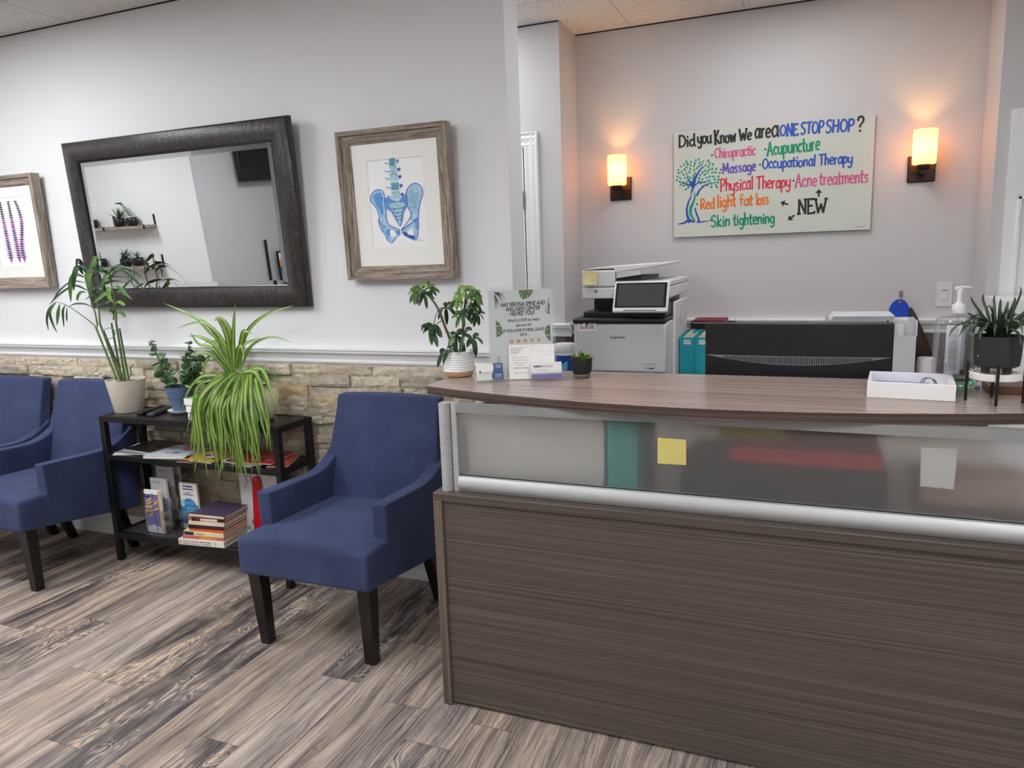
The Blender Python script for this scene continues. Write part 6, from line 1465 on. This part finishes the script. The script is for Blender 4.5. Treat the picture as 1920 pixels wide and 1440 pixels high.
def blue_leaflets():
    T = thing('leaflet_holder', 'clear holder with blue and white leaflets beside the pile of books', 'leaflet holder', (-2.905, 2.74, LS))
    x0, x1, y = -2.985, -2.870, 2.735; q = MB(); q.box(x0 - .004, x1 + .004, y - .012, y - .010, LS, LS + .10); q.box(x0 - .004, x1 + .004, y + .024, y + .026, LS, LS + .19); q.box(x0 - .004, x0 - .002, y - .012, y + .024, LS, LS + .10); q.box(x1 + .002, x1 + .004, y - .012, y + .024, LS, LS + .10); q.box(x0 - .004, x1 + .004, y - .012, y + .026, LS, LS + .002); q.build('holder', CLEAR, T, smooth=False)
    q = MB(); q.box(x0, x1, y, y + .012, LS + .003, LS + .250); lf = q.build('leaflets', WHITEP, T, smooth=False)
    F = Face2D((x0, y - .0006, LS + .003), (1, 0, 0), (0, 0, 1), .0005); W = .115
    q = MB(); F.poly(q, [(0, .03), (W, .03), (W, .135)] + [(W / 2 + .052 * math.cos(a), .115 + .052 * math.sin(a)) for a in [R(20 + 14 * i) for i in range(11)]] + [(0, .12)]); q.build('blue_print', M('print_sky_blue', (52, 134, 196), .5), lf, smooth=False)
    q = MB(); F.rect(q, .024, .213, .092, .219); F.oval(q, .034, .231, .006, .006); F.rect(q, .044, .227, .086, .235); F.rect(q, .036, .193, .074, .197); F.rect(q, .020, .184, .092, .188); q.build('title_print', M('print_navy', (40, 84, 128), .5), lf, smooth=False)
    q = MB()
    for i, z in enumerate((.145, .137, .118, .110, .099)): F.rect(q, .036, z, .098 - .006 * (i % 2), z + .0022, 2)
    F.oval(q, .016, .14, .012, .022, 0, 2); q.build('pale_print', M('print_pale_blue', (172, 206, 228), .5), lf, smooth=False)
    q = MB(); F.oval(q, .050, .062, .028, .032, 0, 3); F.rect(q, .020, .030, .076, .050, 3); q.build('photo_dark', M('print_maroon', (84, 44, 52), .5), lf, smooth=False)
    q = MB(); F.oval(q, .052, .066, .014, .019, 0, 4); F.oval(q, .072, .056, .010, .015, .3, 4); q.build('photo_light', M('print_skin', (206, 160, 126), .5), lf, smooth=False)
blue_leaflets()
PGS = M('book_pages', (222, 210, 186), .8, var=.1, vscale=80)
def book(o, yaw, L_, D_, h, col, label, title=None, blk=None):
    m = Matrix.Translation(o) @ Matrix.Rotation(yaw, 4, 'Z'); T = thing('book', label, 'book', tuple(o), group='books stacked on the lowest shelf of the console table')
    q = MB(); c = .0022; q.box(0, L_, 0, D_, .0002, c, m); q.box(0, L_, 0, D_, h - c, h, m); q.box(0, L_, 0, .004, c, h - c, m); cv = q.build('cover', col, T, bevel=.0008, seg=1)
    q = MB(); q.box(.003, L_ - .003, .004, D_ - .003, c, h - c, m); q.build('pages', PGS, T, smooth=False)
    F = Face2D(m @ Vector((0, 0, 0)), m.to_3x3() @ Vector((1, 0, 0)), (0, 0, 1), .0009)
    if title:
        for i, (s, a, b, y, cap, mt) in enumerate(title):
            q = MB(); F.text(q, s, (a, y), (b, y), cap, .008); q.build('spine_lettering', mt, cv, smooth=False)
    if blk:
        for (a, b, y0, y1, mt) in blk: q = MB(); F.rect(q, a, y0, b, y1); q.build('spine_block', mt, cv, smooth=False)
BB = Vector((-2.842, 2.562, LS)); z = 0.0; yw = R(6)
BC_ = {n: M('book_' + n, c, .45) for n, c in (('white', (232, 226, 214)), ('rose', (196, 104, 100)), ('cream', (226, 208, 168)), ('orange', (222, 96, 36)), ('black', (34, 24, 24)), ('ivory', (220, 206, 182)), ('crimson', (132, 32, 44)), ('violet', (74, 60, 88)), ('navy', (36, 40, 66)), ('gold', (214, 150, 60)))}
for n, dx, dy, L_, D_, h, lab, tt, bk in (('white', 0, 0, .262, .205, .030, 'thick white book at the bottom of the pile of books', [('YOGA, TAI CHI, MASSAGE,', .022, .190, .0165, .0085, INK), ('THERAPIES & HEALING REMEDIES', .022, .190, .0050, .0070, M('spine_grey', (92, 88, 86), .6))], [(.006, .014, .004, .026, BC_['gold']), (.212, .214, .004, .026, M('spine_grey', (92, 88, 86), .6))]),
        ('rose', .020, .008, .238, .19, .016, 'rose covered paperback second from the bottom of the pile', None, [(.10, .20, .003, .013, BC_['gold'])]), ('cream', .030, .010, .228, .19, .024, 'cream book with a dark block on its spine in the pile', [('LIFESPAN', .072, .120, .007, .009, M('spine_grey', (92, 88, 86), .6))], [(.004, .058, .004, .021, BC_['navy'])]), ('orange', .058, .018, .205, .17, .014, 'thin orange book in the middle of the pile', None, None), ('black', .062, .012, .204, .17, .016, 'black paperback above the orange book', None, [(.05, .19, .006, .008, BC_['crimson'])]),
        ('ivory', .060, .016, .205, .17, .018, 'ivory paperback below the crimson book', None, None), ('crimson', .078, .020, .186, .165, .018, 'crimson book with a black and white spine near the top of the pile', None, [(.004, .030, .003, .015, BC_['black']), (.052, .145, .003, .015, BC_['ivory']), (.150, .182, .003, .015, BC_['black'])]), ('violet', .062, .028, .205, .19, .016, 'dark violet book on top of the pile', None, [(.0, .205, .0025, .0135, BC_['ivory'])])):
    book(BB + Vector((dx, dy, z)), yw + R({'rose': 1, 'orange': -2, 'crimson': 1.5, 'violet': -3}.get(n, 0)), L_, D_, h, BC_[n], lab, tt, bk); z += h + .0006
def boxed_print():
    T = thing('boxed_print', 'white boxed sheet with a grey drawing leaning at the back of the lowest shelf', 'box', (-2.5, 2.79, LS)); y = 2.775; x0, x1 = -2.625, -2.365
    q = MB(); q.box(x0, x1, y, y + .03, LS + .0005, LS + .345); bx = q.build('box', M('box_white', (226, 226, 226), .5), T, bevel=.002, seg=2)
    F = Face2D((x0, y, LS), (1, 0, 0), (0, 0, 1), .0006); g = MB()
    for a in (([(.03, .34), (.05, .28), (.03, .24)]), ([(.07, .34), (.09, .25), (.11, .20), (.10, .12)]), ([(.05, .34), (.06, .30)]), ([(.10, .12), (.075, .10), (.10, .065)])): F.stroke(g, a, (.010, .004), 1)
    F.oval(g, .085, .07, .03, .02, 0, 1); g.build('drawing', M('drawing_grey', (150, 150, 150), .6), bx, smooth=False)
    q = MB(); F.text(q, 'NE', (.012, .028), (.052, .028), .019, .01, 0, 0, 2); q.build('lettering', M('lettering_green', (40, 130, 84), .6), bx, smooth=False)
boxed_print()
def red_tag():
    y = 2.764; T = thing('red_tag', 'long red rounded tag standing in front of the white boxed sheet', 'tag', (-2.535, y, LS)); q = MB()
    pr = [(-2.552, LS + .001), (-2.478, LS + .001), (-2.480, .42)] + [(-2.508 + .028 * math.cos(a), .430 + .040 * math.sin(a)) for a in [R(10 + 16 * i) for i in range(11)]] + [(-2.536, .42)]
    q.prism(pr, 1, y, y + .004); q.build('paddle', M('tag_red', (204, 22, 44), .4), T, bevel=.001, seg=1)
    q = MB(); q.lathe([(.003, 0), (.006, .001), (.006, .002)], (-2.508, y - .0005, .452), 14, mtx=Matrix.Rotation(R(90), 3, 'X')); q.build('eyelet', M('brass', (176, 150, 92)), T)
red_tag()

# ------------------------------------------------------------------ the far side of the room, seen in the mirror
def wall_shelf(z, label):
    T = thing('wall_shelf', label, 'shelf', (-7.2, -.55, z), group='plant shelves in the mirror'); q = MB(); q.box(-7.78, -6.73, -.597, -.44, z - .030, z); q.build('board', BARNH, T, bevel=.002, seg=2)
    for x in (-7.36, -6.755):
        q = MB(); q.box(x, x + .022, -.599, -.592, z - .02, z + .11); q.box(x, x + .022, -.599, -.43, z - .034, z - .0305); q.box(x, x + .022, -.4395, -.432, z - .034, z + .010); q.build('bracket', BLACKM, T, smooth=False)
wall_shelf(1.545, 'upper rustic wooden shelf with black brackets reflected in the mirror'); wall_shelf(1.105, 'lower rustic wooden shelf with black brackets reflected in the mirror')
PTB = M('gloss_black_pot', (26, 27, 30), .25)
def shelf_pot(x, z, kind, label):
    c = Vector((x, -.52, 0)); T = thing('shelf_plant', label, 'potted plant', (x, -.52, z), group='small black plant pots on the wall shelves')
    q = MB(); q.lathe([(.038, z + .0005), (.044, z + .004), (.064, z + .035), (.060, z + .070), (.055, z + .082), (.060, z + .090), (.054, z + .090), (.05, z + .07)], c, 24); q.build('pot', PTB, T, ang=50); soil(.05, c, z + .074, T)
    q = MB(); rg = random.Random(int(x * 100)); b = c + Vector((0, 0, z + .075))
    if kind == 'spiky':
        for i in range(22):
            a = rg.uniform(0, 6.28); e = rg.uniform(.5, 1.45); d = Vector((math.cos(a) * math.cos(e), math.sin(a) * math.cos(e), math.sin(e))); q.leaf([b, b + d * .07, b + d * rg.uniform(.11, .15)], .020, n=6, prof=lambda t: max(.02, (1 - t) ** .7), fold=.4)
    elif kind == 'trailing':
        P = smooth([b, b + Vector((-.04, 0, .07)), b + Vector((-.10, .01, .16)), b + Vector((-.15, .02, .17))], 14)
        q.tube(P, .003, 5)
        for i, p in enumerate(P[2:]):
            for s in (-1, 1): q.leaf([p, p + Vector((.02 * s, .005 * s, .012)), p + Vector((.04 * s, .01 * s, .004))], .022, n=5)
    elif kind == 'sparse':
        for i in range(7):
            a = i * .9; d = Vector((math.cos(a) * .06, math.sin(a) * .04, .075 + .02 * (i % 2))); q.leaf([b, b + d * .6, b + d], .012, n=5)
    else:
        q.tube(smooth([b, b + Vector((.005, 0, .04)), b + Vector((-.008, 0, .08))], 6), .006, 6)
        for s in (-1, 1): q.leaf([b + Vector((0, 0, .075)), b + Vector((.012 * s, 0, .09)), b + Vector((.02 * s, 0, .088))], .014, n=5)
    q.build('leaves', LEAFM if kind == 'trailing' else LEAFD, T, ang=80)
for x, z, k, l in ((-7.60, 1.5455, 'bare', 'small black pot with a bare stub at the far end of the upper shelf'), (-7.18, 1.5455, 'spiky', 'small black pot with a spiky plant on the upper shelf'), (-6.99, 1.5455, 'trailing', 'small black pot with a curving leafy stem on the upper shelf'), (-7.60, 1.1055, 'bare', 'small black pot with a thin sprout on the lower shelf'), (-7.22, 1.1055, 'spiky', 'small black pot with a spiky plant on the lower shelf'), (-7.03, 1.1055, 'sparse', 'small black pot with sparse leaves on the lower shelf')): shelf_pot(x, z, k, l)
def television():
    T = thing('television', 'black television on the wall reflected in the corner of the mirror', 'television', (-5.98, -1.42, 2.08)); q = MB(); q.box(-5.935, -5.88, -1.90, -1.09, 1.915, 2.37); q.build('housing', M('tv_black', (20, 21, 25), .3), T, bevel=.008)
    q = MB(); q.box(-5.8805, -5.8785, -1.88, -1.11, 1.945, 2.35); q.build('screen', M('tv_screen', (14, 17, 26), .08), T, smooth=False)
    q = MB(); q.box(-5.988, -5.936, -1.60, -1.38, 2.02, 2.24); q.build('wall_mount', BLACKM, T, smooth=False)
television()
def info_stand():
    T = thing('leaflet_stand', 'leaflet stand with orange and violet cards reflected in the mirror', 'leaflet stand', (-5.80, -1.62, 0)); q = MB(); q.box(-5.92, -5.89, -1.70, -1.50, 0, 1.10); q.box(-5.98, -5.80, -1.70, -1.50, 0, .03); q.build('stand', BLACKM, T, smooth=False)
    for i, (n, col) in enumerate((('violet', (120, 118, 170)), ('blue', (84, 100, 150)), ('orange', (206, 140, 84)), ('pale', (214, 206, 214)))):
        q = MB(); q.box(-5.89, -5.882, -1.70, -1.50, .76 + i * .08, .84 + i * .08); q.build('cards', M('cards_' + n, col, .5), T, smooth=False)
info_stand()
q = MB(); q.tube([(-5.955, -1.355, 0.0), (-5.955, -1.39, 1.25)], .016, 10); tag(q.build('black_pole', BLACKM), 'thin black pole leaning on the wall reflected in the mirror', 'pole')
